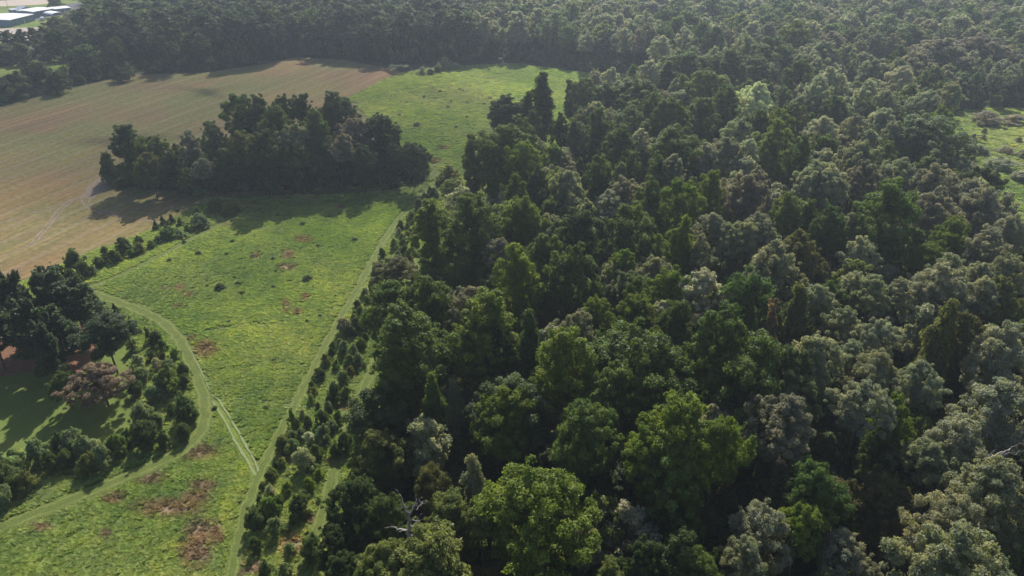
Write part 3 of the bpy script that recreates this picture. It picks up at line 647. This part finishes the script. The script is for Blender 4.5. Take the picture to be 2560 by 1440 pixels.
t1 = wander(b2, at(2276, 1345, 11), .3, .14, 21); t2 = wander(b2+Vector((-.5, 0, 0)), at(2235, 1353, 11), .26, .08, 22)
br = [wander(at(2276, 1345, 11), at(2302, 1356, 11), .12, .03, 23), wander(at(2270, 1352, 10.5), at(2262, 1348, 12.3), .09, .02, 24), wander(at(2278, 1347, 11), at(2284, 1345, 12.5), .08, .02, 25)]
tw = sum([twigs(l, 60+i, 3, .7) for i, l in enumerate(br+[t2])], [])
dead_tree('dead_tree', b2, {'trunk': [t1, t2], 'branch': br, 'twig': tw}, 'broken two-stemmed dead trunk near the lower right of the photo')
b3 = G(2430, 1210, 6); b3.z = 0
k0 = at(2435, 1205, 8); k1 = at(2462, 1152, 13)
t1 = wander(b3, k0, .26, .2, 31, 5, .01)+wander(k0, k1, .2, .15, 32, 6, .03)[1:]+wander(k1, at(2530, 1118, 14.5), .15, .05, 33, 7, .04)[1:]
br = [wander(at(2478, 1142, 13.4), at(2560, 1128, 14.5), .09, .02, 34), wander(at(2500, 1137, 14), at(2545, 1108, 15), .07, .02, 35), wander(k1, at(2490, 1120, 15), .07, .02, 36)]
tw = sum([twigs(l, 160+i, 6, 1.1) for i, l in enumerate(br)], [])
dead_tree('dead_tree', b3, {'trunk': [t1], 'branch': br, 'twig': tw}, 'leafless grey tree leaning to the right near the right photo edge')
b4 = G(2075, 720, 6); b4.z = 0
t1 = wander(b4, at(2076, 655, 15), .2, .08, 41, 8, .012)
br = [wander(at(2075, 700, 9.5), at(2057, 690, 12), .07, .02, 42), wander(at(2076, 690, 11), at(2092, 668, 13.5), .07, .02, 43), wander(at(2076, 672, 13), at(2066, 655, 15), .06, .02, 44)]
dead_tree('dead_tree', b4, {'trunk': [t1], 'branch': br}, 'thin pale bare trunk standing among the silvery trees')

# ------------------------------------------------------------------ shrubs  (x top-y width base-y colour form)
def shrubs(text, where, group, noun='shrub', name='shrub'):
    for row in text.replace('\n', ';').split(';'):
        f = row.split()
        if not f: continue
        x, y0, wd, y1, c = float(f[0]), float(f[1]), float(f[2]), float(f[3]), f[4]
        key = f[5] if len(f) > 5 else 'bush'
        p = G(x, y1-(y1-y0)*0.12); d = depth(p); rad = wd*0.5*d/F*(.74 if where == 'strip' else .94)
        ang = math.atan2(CAMH, p.y); h = max(0.8*rad, (y1-y0)*0.92*d/F/math.cos(ang)*0.86)
        if key == 'bush': h *= .86 if where == 'strip' else 1; rad = max(rad, h*.40)
        kw = {'cone': 'conical evergreen', 'bush': noun}[key]
        lab = (('small ' if h < 2.2 else '')+WORD[c]+' '+kw, where, x, (y0+y1)/2)
        place('conifer_shrub' if key == 'cone' else name, key, p, rad, h, tuple(v*1.35 for v in TINT[c]), lab, 'shrub', group)
HROW = '''543 492 46 532 G;576 506 38 541 G;592 512 22 533 D;497 514 26 546 G;502 532 54 572 M;432 532 24 562 D cone;408 537 22 565 D cone;391 549 24 576 D cone;452 543 22 566 D cone;424 563 48 600 G;452 574 36 594 M;398 588 26 611 D
348 588 24 612 D;312 592 48 637 D;352 604 32 636 L;268 614 26 656 G;290 622 36 660 D;250 640 32 672 D;196 619 48 688 D;214 648 34 696 D;235 662 26 690 M;470 560 22 585 G;380 600 26 622 G;330 622 26 645 G'''
shrubs(HROW, 'hedge', 'shrubs of the hedgerow along the field')
BLOCK = '''243 733 36 776 D;232 758 34 798 D;270 766 24 792 D cone;289 757 22 786 D cone;324 789 10 797 M;311 804 36 852 D;335 842 30 884 M;376 815 30 862 D cone;396 824 38 868 D;408 848 26 885 D;350 884 38 928 O;395 894 36 932 O;382 878 26 905 D;412 879 22 908 D
428 893 36 938 M;460 904 30 948 D;465 934 38 972 D;360 918 42 962 M;402 934 48 988 M;430 912 44 988 G;345 950 42 994 D;390 958 52 1006 M;440 870 26 900 G;362 1004 66 1078 M;372 1052 72 1126 D;432 1007 32 1038 D;468 989 48 1062 D;465 1058 42 1104 D
325 1072 38 1118 G;415 1078 34 1122 D;400 1030 34 1070 M'''
shrubs(BLOCK, 'block', 'shrubs of the block inside the curved path')
LROW = '''160 1080 42 1134 D;190 1073 44 1142 M;217 1088 42 1152 M;100 1100 54 1168 M;45 1122 44 1172 M;135 1130 42 1182 D;245 1098 48 1152 O;262 1114 52 1178 M;228 1132 34 1184 L;282 1098 38 1142 D;302 1086 42 1142 G;210 1152 34 1194 L;20 1130 54 1205 M;40 1168 50 1215 M
72 1178 58 1230 L;4 1150 46 1245 D;14 1212 44 1275 M;170 1125 40 1175 D;-30 1190 60 1262 D'''
shrubs(LROW, 'row', 'shrubs of the row below the lawn')
STRIP = '''735 1014 38 1080 G cone;770 1034 24 1068 D;805 1018 32 1066 D;832 1044 32 1082 M;756 1064 28 1102 M;776 1073 34 1112 W;812 1054 38 1112 M;710 1080 42 1132 L;736 1090 32 1134 M;762 1108 58 1182 O;792 1104 38 1152 G;690 1150 22 1174 D;677 1168 38 1206 L;658 1202 22 1228 D
752 1228 34 1296 D;672 1234 54 1302 G;640 1262 64 1332 D;692 1288 48 1346 M;640 1338 54 1384 D;725 1353 34 1392 M;668 1400 42 1442 D;712 1404 34 1446 M;865 1072 44 1132 G;842 1098 36 1142 G;788 1332 84 1402 D;700 1232 44 1272 G;775 1188 48 1232 Y;800 1168 36 1200 Y;720 1200 44 1236 Y
985 588 26 627 M;1006 578 26 612 D;1014 604 18 642 D;955 614 18 648 D;996 620 18 652 M;1022 618 24 656 L;940 654 28 692 S;986 640 32 668 D;916 711 28 748 S;932 709 28 742 D;920 734 18 762 G;862 784 24 842 B;890 784 24 832 D;915 788 24 837 D;926 764 28 802 D
880 808 22 846 D;835 849 24 884 D;862 844 24 892 M;886 853 24 898 M;898 874 24 920 M;815 879 34 918 L;842 894 24 926 G;806 916 24 952 D;787 942 16 962 D;786 964 26 992 L;856 918 28 966 M;840 948 28 1004 D;868 958 26 1000 G;825 984 26 1018 D;795 1002 20 1022 D;905 838 30 878 G
1085 464 38 500 D;1047 490 38 532 D;1030 520 32 560 M;1002 545 28 578 D;1110 424 54 466 L;1062 506 36 545 P;1040 556 30 592 G;1020 570 26 600 P;965 660 24 690 G;945 686 26 716 G;900 760 24 790 G;877 880 26 920 G;848 1022 30 1060 G'''
shrubs(STRIP, 'strip', 'saplings and shrubs of the planting strip')
rr_ = random.Random(77); txt_ = []
rowsx = [((1095, 455), (1062, 500), (1030, 545), (1000, 590)), ((1078, 490), (1050, 540), (1030, 590), (1008, 640)), ((1040, 575), (985, 640), (925, 735), (872, 815), (825, 905), (778, 990), (735, 1090), (690, 1180), (650, 1290)), ((1052, 590), (1005, 680), (955, 770), (905, 860), (860, 950), (820, 1040), (790, 1130), (760, 1230), (735, 1330))]
for row_ in rowsx:
    for (xa, ya), (xb, yb) in zip(row_[:-1], row_[1:]):
        for s_ in (.15, .48, .82):
            x_, y_ = xa+(xb-xa)*s_+rr_.uniform(-9, 9), ya+(yb-ya)*s_+rr_.uniform(-6, 6); sc_ = .5+y_/1500
            txt_.append('%.0f %.0f %.0f %.0f %s' % (x_, y_-20*sc_*rr_.uniform(.8, 1.25), 20*sc_, y_+6, rr_.choice('GDMPLO')))
shrubs(';'.join(txt_), 'strip', 'saplings and shrubs of the planting strip', 'sapling', 'sapling')
EDGES = '''920 428 54 472 D;985 437 50 474 D;840 452 46 480 G;760 455 50 482 D;690 460 44 484 G;500 462 36 490 M;470 470 34 488 D;610 448 34 476 O;560 462 40 486 G;1112 142 34 178 O;1056 168 24 190 O;1078 170 24 190 M;1136 156 34 174 O;1095 160 24 184 M
2462 292 80 312 B;2460 318 16 336 B;2398 335 34 348 B;2432 333 20 352 B;2457 336 18 352 B;2545 342 20 357 B;2440 366 58 386 B;2515 370 42 384 B;2556 374 34 398 B;2500 402 74 424 S;2545 425 50 455 S;2420 402 40 420 B;2535 290 60 312 B'''
shrubs(EDGES, 'edge', 'shrubs along the woodland edges')
def tufts():
    for (x, y, wd, c) in [(425, 653, 14, 'D'), (497, 635, 15, 'D'), (460, 607, 12, 'D'), (582, 605, 12, 'D'), (757, 562, 14, 'D'), (595, 710, 13, 'D'), (567, 637, 11, 'D'), (770, 700, 24, 'D'), (887, 602, 14, 'D'), (632, 642, 13, 'B'), (1120, 270, 12, 'B'),
        (1042, 317, 20, 'B'), (998, 290, 12, 'B'), (1225, 247, 10, 'B'), (1167, 295, 10, 'D'), (768, 805, 13, 'D'), (800, 792, 12, 'D'), (573, 807, 12, 'D'), (686, 902, 13, 'M'), (550, 722, 26, 'D'), (605, 735, 15, 'D'), (538, 1022, 14, 'D'), (665, 1022, 14, 'D'), (455, 1352, 18, 'D'), (1100, 230, 9, 'D'), (1060, 245, 8, 'D'), (1150, 225, 9, 'B'), (1210, 262, 9, 'D'), (1140, 320, 10, 'D')]:
        p_ = G(x, y); d = depth(p_); rad = wd*.5*d/F*1.1
        lab = (WORD[c]+' weed clump', 'meadow', x, y)
        place('weed_clump', 'bush', p_, rad, rad*0.95, TINT[c], lab, 'weed clump', 'dark weed clumps dotted over the meadow')
tufts()
rw_ = random.Random(9)
for _ in range(46):
    x_, y_ = rw_.uniform(640, 1300), rw_.uniform(215, 760)
    if y_ > 480: x_ = rw_.uniform(430, 860)
    elif y_ > 400 or x_ < 930: x_ = rw_.uniform(1100, 1250); y_ = rw_.uniform(215, 330)
    p_ = G(x_, y_); rad_ = rw_.uniform(.28, .55); c_ = rw_.choice('DDBM')
    place('weed_clump', 'bush', p_, rad_, rad_*rw_.uniform(.9, 1.5), TINT[c_], (WORD[c_]+' weed clump', 'meadow', x_, y_), 'weed clump', 'dark weed clumps dotted over the meadow')
print('ALL', len(TREES))

# ------------------------------------------------------------------ uncountable growth (geometry nodes, one object each)
HID = D.collections.new('sources')
def source(name, key, i):
    V, Q, var, tv, tq = VARS[key][i][3]
    n = len(V); vv = np.concatenate([V, tv]); qq = np.concatenate([Q, tq+n]); mi = np.concatenate([np.zeros(len(Q)), np.ones(len(tq))])
    me = mesh_np(name, vv, qq, [LEAF, BARK], np.concatenate([var, np.zeros(len(tq))]), mi)
    o = D.objects.new(name, me); return o
def scatter(name, label, srcs, P, S, T, kind='stuff', cat=None):
    "P points, S scale vectors, T tints; one object that instances srcs"
    n = len(P); me = D.meshes.new(name); me.vertices.add(n); me.vertices.foreach_set('co', np.asarray(P, np.float32).ravel())
    rs = np.random.RandomState(n)
    for an, ty, val in (('scl', 'FLOAT_VECTOR', S), ('tint', 'FLOAT_VECTOR', T)):
        a = me.attributes.new(an, ty, 'POINT'); a.data.foreach_set('vector', np.asarray(val, np.float32).ravel())
    a = me.attributes.new('rot', 'FLOAT', 'POINT'); a.data.foreach_set('value', rs.uniform(0, 6.28, n).astype(np.float32))
    a = me.attributes.new('pick', 'INT', 'POINT'); a.data.foreach_set('value', rs.randint(0, len(srcs), n).astype(np.int32))
    me.materials.append(LEAF)
    o = link(name, me); tag(o, label, cat, None, kind)
    c = D.collections.new(name+'_src'); [c.objects.link(s) for s in srcs]
    g = D.node_groups.new(name, 'GeometryNodeTree')
    g.interface.new_socket('Geometry', in_out='INPUT', socket_type='NodeSocketGeometry'); g.interface.new_socket('Geometry', in_out='OUTPUT', socket_type='NodeSocketGeometry')
    gi, go = g.nodes.new('NodeGroupInput'), g.nodes.new('NodeGroupOutput')
    ip = g.nodes.new('GeometryNodeInstanceOnPoints'); ci = g.nodes.new('GeometryNodeCollectionInfo')
    ci.inputs['Collection'].default_value = c; ci.inputs['Separate Children'].default_value = True; ci.inputs['Reset Children'].default_value = True
    def at_(nm, ty):
        q = g.nodes.new('GeometryNodeInputNamedAttribute'); q.data_type = ty; q.inputs['Name'].default_value = nm; return q.outputs[0]
    cx = g.nodes.new('ShaderNodeCombineXYZ'); L = g.links.new
    L(at_('rot', 'FLOAT'), cx.inputs[2]); L(gi.outputs[0], ip.inputs['Points']); L(ci.outputs[0], ip.inputs['Instance'])
    ip.inputs['Pick Instance'].default_value = True
    L(at_('pick', 'INT'), ip.inputs['Instance Index']); L(cx.outputs[0], ip.inputs['Rotation']); L(at_('scl', 'FLOAT_VECTOR'), ip.inputs['Scale'])
    L(ip.outputs[0], go.inputs[0])
    md = o.modifiers.new('scatter', 'NODES'); md.node_group = g
    return o
def grid_pts(x0, x1, y0, y1, step, seed, jit=0.45):
    rs = np.random.RandomState(seed); X, Y = np.meshgrid(np.arange(x0, x1, step), np.arange(y0, y1, step))
    X = X.ravel()+rs.uniform(-jit, jit, X.size)*step; Y = Y.ravel()+rs.uniform(-jit, jit, Y.size)*step; return X, Y, rs
def in_view(X, Y, h=10, m=1.12, margin=14):
    d = Y*cp-(h-CAMH)*sp; px = F*X/np.maximum(d, 1); py = -F*(Y*sp+(h-CAMH)*cp)/np.maximum(d, 1)
    return (d > 10) & (np.abs(px) < 1280*m+margin*F/np.maximum(d, 20)*1.0) & (py < 720*1.35) & (py > -900)
gpoly = [(q.x, q.y) for q in (G(*a) for a in [(270, 455), (300, 440), (480, 425), (560, 400), (700, 390), (870, 375), (1000, 405), (1068, 430), (1050, 450), (950, 465), (700, 475), (480, 480), (330, 470)])]
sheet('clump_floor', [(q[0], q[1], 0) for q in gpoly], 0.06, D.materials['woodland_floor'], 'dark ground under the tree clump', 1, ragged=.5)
lpoly = [(q.x, q.y) for q in (G(*a) for a in [(-900, 1800), (-900, 560), (-300, 330), (0, 262), (150, 222), (330, 182), (500, 178), (640, 158), (740, 140), (860, 145), (1000, 160), (1130, 155), (1290, 150), (1450, 172), (1600, 192), (1660, 215), (1650, 240), (1500, 250), (1440, 280), (1425, 430), (1330, 450), (1230, 480), (1160, 570), (1130, 690), (1110, 770), (1060, 870), (1000, 970), (960, 1090), (935, 1210), (930, 1800)])]
fieldzone = [(q.x, q.y) for q in (G(*a) for a in [(-900, 600), (-400, 360), (-200, 300), (0, 255), (150, 225), (205, 160), (235, 110), (252, 40), (252, -10), (120, -22), (-400, -10)])]
TA = np.array([(a, b_) for a, b_, _, _ in TREES]); TRd = np.array([r for _, _, r, _ in TREES])
def near_listed(X, Y, k=0.9, extra=2.0):
    ok = np.ones(len(X), bool)
    for (a, b_), r in zip(TA, TRd): ok &= np.hypot(X-a, Y-b_) > r*k+extra
    return ok
# far woods, full-size
X, Y, rs = grid_pts(-900, 1000, 20, 1500, 8.4, 3)
z0 = in_view(X, Y, 18)
keep = z0 & ~inside(X, Y, lpoly) & ~inside(X, Y, fieldzone) & ~inside(X, Y, clr_poly) & ~inside(X, Y, ff_poly) & near_listed(X, Y, .8, 2.2)
far = Y > 0
dd = Y
full = keep
X, Y = X[full], Y[full]; n = len(X)
isleft = (X < -20) & (Y > 200)
nearz = (Y < 330) & ~isleft
big_ = rs.uniform(0, 1, n)**1.5; h = np.where(nearz, rs.uniform(11, 16.5, n), 15+7.5*big_); rad = np.where(nearz, rs.uniform(2.6, 4.0, n), 3.6+3.6*big_)
pal = {k: np.array(TINT[k]) for k in TINT}
mixr = ['G', 'M', 'S', 'B', 'G', 'O', 'S', 'P', 'M', 'S']; mixl = ['N', 'N', 'D', 'N', 'G', 'D']
T = np.array([pal[(mixl if l else mixr)[rs.randint(0, 6 if l else 10)]]*rs.uniform(.9, 1.3) for l in isleft])
srcs = [source('far_tree', 'far', i) for i in range(3)]+[source('far_tree', 'fardome', i) for i in range(3)]
tots = np.mean([VARS['far'][0][2], VARS['fardome'][0][2]])
r_ = isleft
P = np.stack([X, Y, np.zeros(n)], 1); S = np.stack([rad, rad, h/tots], 1)
scatter('wood', 'far-off mixed wood reading as one mass', srcs, P[~r_], S[~r_], T[~r_])
psrc = [source('far_pine', 'farpine', i) for i in range(2)]+[source('far_pine', 'far', 1)]
scatter('pine_wood', 'dark pine wood behind the brown field', psrc, P[r_], np.stack([rad, rad, h/3.5], 1)[r_], T[r_])
print('WOODFILL', n, int(r_.sum()))
# understorey in the near woods and clump
X, Y, rs = grid_pts(-260, 330, 20, 440, 3.6, 8)
keep = in_view(X, Y, 4) & ((~inside(X, Y, lpoly) & ~inside(X, Y, clr_poly) & ~inside(X, Y, fieldzone)) | inside(X, Y, gpoly))
X2, Y2, _ = grid_pts(-150, -20, 150, 260, 3.2, 9); k2 = inside(X2, Y2, gpoly)
X, Y = np.concatenate([X[keep], X2[k2]]), np.concatenate([Y[keep], Y2[k2]]); n = len(X)
ing = inside(X, Y, gpoly); rad = rs.uniform(1.4, 2.8, n); h = np.where(ing, rs.uniform(2.5, 9, n), rs.uniform(1.5, 6.0, n))
T = np.array([pal[['D', 'G', 'D', 'L', 'M'][rs.randint(0, 5)]]*rs.uniform(.8, 1.2) for _ in range(n)])
bsrc = [source('low_bush', 'bush', i) for i in range(4)]
scatter('undergrowth', 'dense undergrowth between the trunks', bsrc, np.stack([X, Y, np.zeros(n)], 1), np.stack([rad, rad, h/1.47], 1), T)
print('UNDER', n)
# meadow grass and weeds
def tuft_source(seed, wide):
    rs = np.random.RandomState(seed); n = 90
    th = rs.uniform(0, 6.28, n); r = np.sqrt(rs.uniform(0, 1, n))*.55; lean = rs.uniform(0.8, 2.2, n); hh = rs.uniform(.5, 1.0, n)*(1.1-r*.7)
    b0 = np.stack([r*np.cos(th), r*np.sin(th), np.zeros(n)], 1); ta = th+rs.normal(size=n)*.9
    tip = b0+np.stack([np.cos(ta)*lean*hh*.6, np.sin(ta)*lean*hh*.6, hh], 1)
    s = np.stack([-np.sin(ta), np.cos(ta), np.zeros(n)], 1)*rs.uniform(.05, .11, n)[:, None]*wide
    mid = (b0+tip)/2+np.array([0, 0, .08])
    V = np.stack([b0, mid-s, tip, mid+s], 1).reshape(-1, 3)
    return D.objects.new('grass_tuft', mesh_np('grass_tuft', V, np.arange(4*n).reshape(n, 4), [BLADE], rs.uniform(.35, 1, n)))
tsrc = [tuft_source(i, 1.0+.35*i) for i in range(4)]
def grass_field(name, label, poly, step, x0, x1, y0, y1, seed, hs, avoid=True, dens=1.0):
    X, Y, rs = grid_pts(x0, x1, y0, y1, step, seed)
    k = inside(X, Y, poly) & in_view(X, Y, 0, 1.03, 2) & ~inside(X, Y, fpoly) & ~inside(X, Y, gpoly) & ~inside(X, Y, lawn_poly)
    if avoid:
        for q, wd in PATHS: k &= seg_dist(X, Y, q[::3]+[q[-1]]) > wd/2+.15
        for q, wd in TRK: k &= seg_dist(X, Y, q[::3]+[q[-1]]) > wd/2+.05
    X, Y = X[k], Y[k]
    big = (np.sin(X*.11+1.3*np.sin(Y*.07))+np.sin(Y*.13+1.7*np.sin(X*.05))+rs.normal(size=len(X))*.7)/2.7
    k = (rs.uniform(0, 1, len(X)) < dens*(.80+.25*big)) & (rs.uniform(0, 1, len(X)) > bare_fn(X, Y)*.72)
    X, Y, big = X[k], Y[k], big[k]; n = len(X); bf = np.clip(bare_fn(X, Y)*1.8, 0, 1)[:, None]
    s = rs.uniform(.7, 1.5, n)*step*.95; hz = hs*rs.uniform(.5, 1.35, n)*(1+.35*big)
    base = np.array([(0.105, 0.160, 0.030), (0.130, 0.180, 0.040), (0.075, 0.125, 0.028), (0.165, 0.185, 0.060), (0.090, 0.150, 0.030)])
    dr = (np.sin(X*.045+2+1.5*np.sin(Y*.031))*np.sin(Y*.052+1.2*np.sin(X*.06))+np.sin((X+Y)*.21)*.3)[:, None]
    T = base[rs.randint(0, 5, n)]*(1+.22*big[:, None]+.07*rs.normal(size=(n, 1)))
    T = np.clip((T*.35+.65*np.array([.138, .160, .066]))*2.45*np.array([1.04, 1, 1.0]), .02, .7); T = T*(1-bf)+bf*np.array([.33, .25, .16])*rs.uniform(.6, 1.3, (n, 1))
    T = T*(1+.2*dr*np.array([1.1, .6, 1.3]))
    print(name, n)
    scatter(name, label, tsrc, np.stack([X, Y, np.full(n, .02)], 1), np.stack([s, s, hz], 1), T)
grass_field('meadow_growth', 'rough green grass and weeds covering the meadow', mpoly, 0.47, -110, 10, 35, 178, 4, .32)
grass_field('far_meadow_growth', 'bright rough grass of the meadow beyond the clump', mpoly, 0.9, -110, 70, 178, 380, 5, .5)
grass_field('clearing_growth', 'bright rough grass in the clearing', clr_poly, 1.3, 80, 330, 120, 330, 6, .5, False)

# ------------------------------------------------------------------ labels that single each plant out
MARKS = {'woods': [(1897, 240, 'the whitish silver tree at top centre'), (1355, 240, 'the dark columnar poplar'), (1705, 480, 'the bright yellow-green crown at mid woods'), (1940, 790, 'the rusty conical tree'),
   (1030, 1310, 'the bare forked dead tree'), (1997, 90, 'the rounded lime-topped tree near the top'), (2085, 550, 'the emerald tree over a bare trunk'), (1720, 1060, 'the spreading tree at lower centre'), (1195, 1180, 'the slender pale columnar tree'),
   (2450, 350, 'the bright clearing'), (2268, 1370, 'the broken dead trunk'), (2495, 1150, 'the leaning bare tree'), (2378, 800, 'the vine-draped column'), (997, 830, 'the big crown beside the planting strip'), (1265, 350, 'the tall crowns left of the poplar gap'),
   (1605, 230, 'the far meadow corner'), (1430, 640, 'the twin crowns left of centre'), (2240, 510, 'the tall green tree before the clearing'), (1590, 870, 'the broad rounded green crown')],
 'clump': [(303, 340, 'the left end of the field clump'), (1030, 390, 'the right end of the field clump'), (640, 270, 'the tallest tops of the field clump'), (735, 370, 'the pale olive crown in the field clump')],
 'lawn': [(242, 850, 'the round dark tree by the lawn'), (60, 720, 'the brown field corner')],
 'beyond': [(80, 40, 'the white-roofed sheds'), (260, 140, 'the pointed far corner of the brown field')],
 'edge': [(1100, 165, 'the far meadow corner'), (700, 470, 'the foot of the field clump'), (2460, 350, 'the right-hand clearing'), (400, 470, 'the bare soil patch')]}
DIRS = ['right of', 'above right of', 'straight above', 'above left of', 'left of', 'below left of', 'straight below', 'below right of']
groups = {}
for r in RECS:
    o, wds, sch, x, y = r
    if sch in MARKS:
        mx, my, mn = min(MARKS[sch], key=lambda q: math.hypot(q[0]-x, (q[1]-y)*1.2)); dd_ = math.hypot(mx-x, my-y)
        k = 'at' if dd_ < 22 and sch == 'woods' else DIRS[int(round(math.degrees(math.atan2(my-y, x-mx))/45)) % 8]
        groups.setdefault((wds, sch, k+' '+mn), []).append((dd_, o))
    else:
        k, v = {'wall': ('%s from the left in the tree wall behind field and meadow', x), 'hedge': ('%s up from the dark pines along the field hedgerow', x), 'block': ('%s down the shrub block beside the curved path', y),
             'row': ('%s from the left in the shrub row below the lawn', x), 'strip': ('%s up from the bottom of the planting strip', -y), 'meadow': ('%s from the left in the open meadow', x)}[sch]
        groups.setdefault((wds, sch, k), []).append((v, o))
for (wds, sch, k), lst in groups.items():
    lst.sort(key=lambda q: q[0])
    for i, (v, o) in enumerate(lst):
        if sch in MARKS:
            lab = (wds+' '+k) if len(lst) == 1 else ('%s %s %s' % ('nearest' if i == 0 else ordw(i)+' nearest', wds, k))
        else: lab = wds+', '+(k % ordw(i))
        lab = lab.replace(' at the ', ' at the spot of the ')if False else lab
        o['label'] = uniq(lab)
        if len(lab.split()) > 16:
            lab = lab.replace('slender ', '').replace('straight ', '').replace('grey-green ', 'grey ').replace(' at mid woods', ''); o['label'] = lab
        if len(lab.split()) > 16: print('LONG', len(lab.split()), lab)

# ------------------------------------------------------------------ the cloud that shades the brown field, the clump and the pines
def cloud(cx, cy, lx, ly, lz, alt, dens, seed, label):
    off = sd*(alt/sd.z); rs = np.random.RandomState(seed); nu, nv = 40, 20; V = []; ph = rs.uniform(0, 6.28, 6)
    for j in range(nv+1):
        v = math.pi*j/nv
        for i in range(nu):
            u = 2*math.pi*i/nu; r = 1+.14*math.sin(2*u+ph[0])+.10*math.sin(3*u+ph[1])*math.sin(v)+.07*math.sin(5*u+ph[2])*math.sin(2*v+ph[3])
            V.append((lx*r*math.sin(v)*math.cos(u), ly*r*math.sin(v)*math.sin(u), lz*math.cos(v)*(1+.15*math.sin(3*u+ph[4]))))
    Q = np.array([(j*nu+i, (j+1)*nu+i, (j+1)*nu+(i+1) % nu, j*nu+(i+1) % nu) for j in range(nv) for i in range(nu)])
    cm = D.materials.new('cloud'); cm.use_nodes = True; t = cm.node_tree; t.nodes.remove(t.nodes['Principled BSDF'])
    pv = t.nodes.new('ShaderNodeVolumePrincipled'); pv.inputs['Color'].default_value = (.97, .97, .98, 1); pv.inputs['Density'].default_value = dens; pv.inputs['Anisotropy'].default_value = .6
    t.links.new(pv.outputs[0], t.nodes['Material Output'].inputs['Volume'])
    o = link('cloud', mesh_np('cloud', np.array(V), Q, [cm]), None, (cx+off.x, cy+off.y, alt)); tag(o, label, None, None, 'structure')
cc_ = G(430, 285)
cloud(cc_.x, cc_.y, 155, 88, 26, 430, 0.011, 3, 'thin drifting cloud shading the brown field')

# ------------------------------------------------------------------ haze
hm = D.materials.new('haze'); hm.use_nodes = True; t = hm.node_tree; t.nodes.remove(t.nodes['Principled BSDF'])
pv = t.nodes.new('ShaderNodeVolumePrincipled'); pv.inputs['Color'].default_value = (0.74, 0.85, 1.0, 1); pv.inputs['Density'].default_value = 0.00029; pv.inputs['Anisotropy'].default_value = 0.45
t.links.new(pv.outputs[0], t.nodes['Material Output'].inputs['Volume'])
o = box_part('haze', None, 0, 700, 38.5, 2400, 1700, 79, hm); tag(o, 'thin bluish summer haze over the land', None, None, 'stuff')
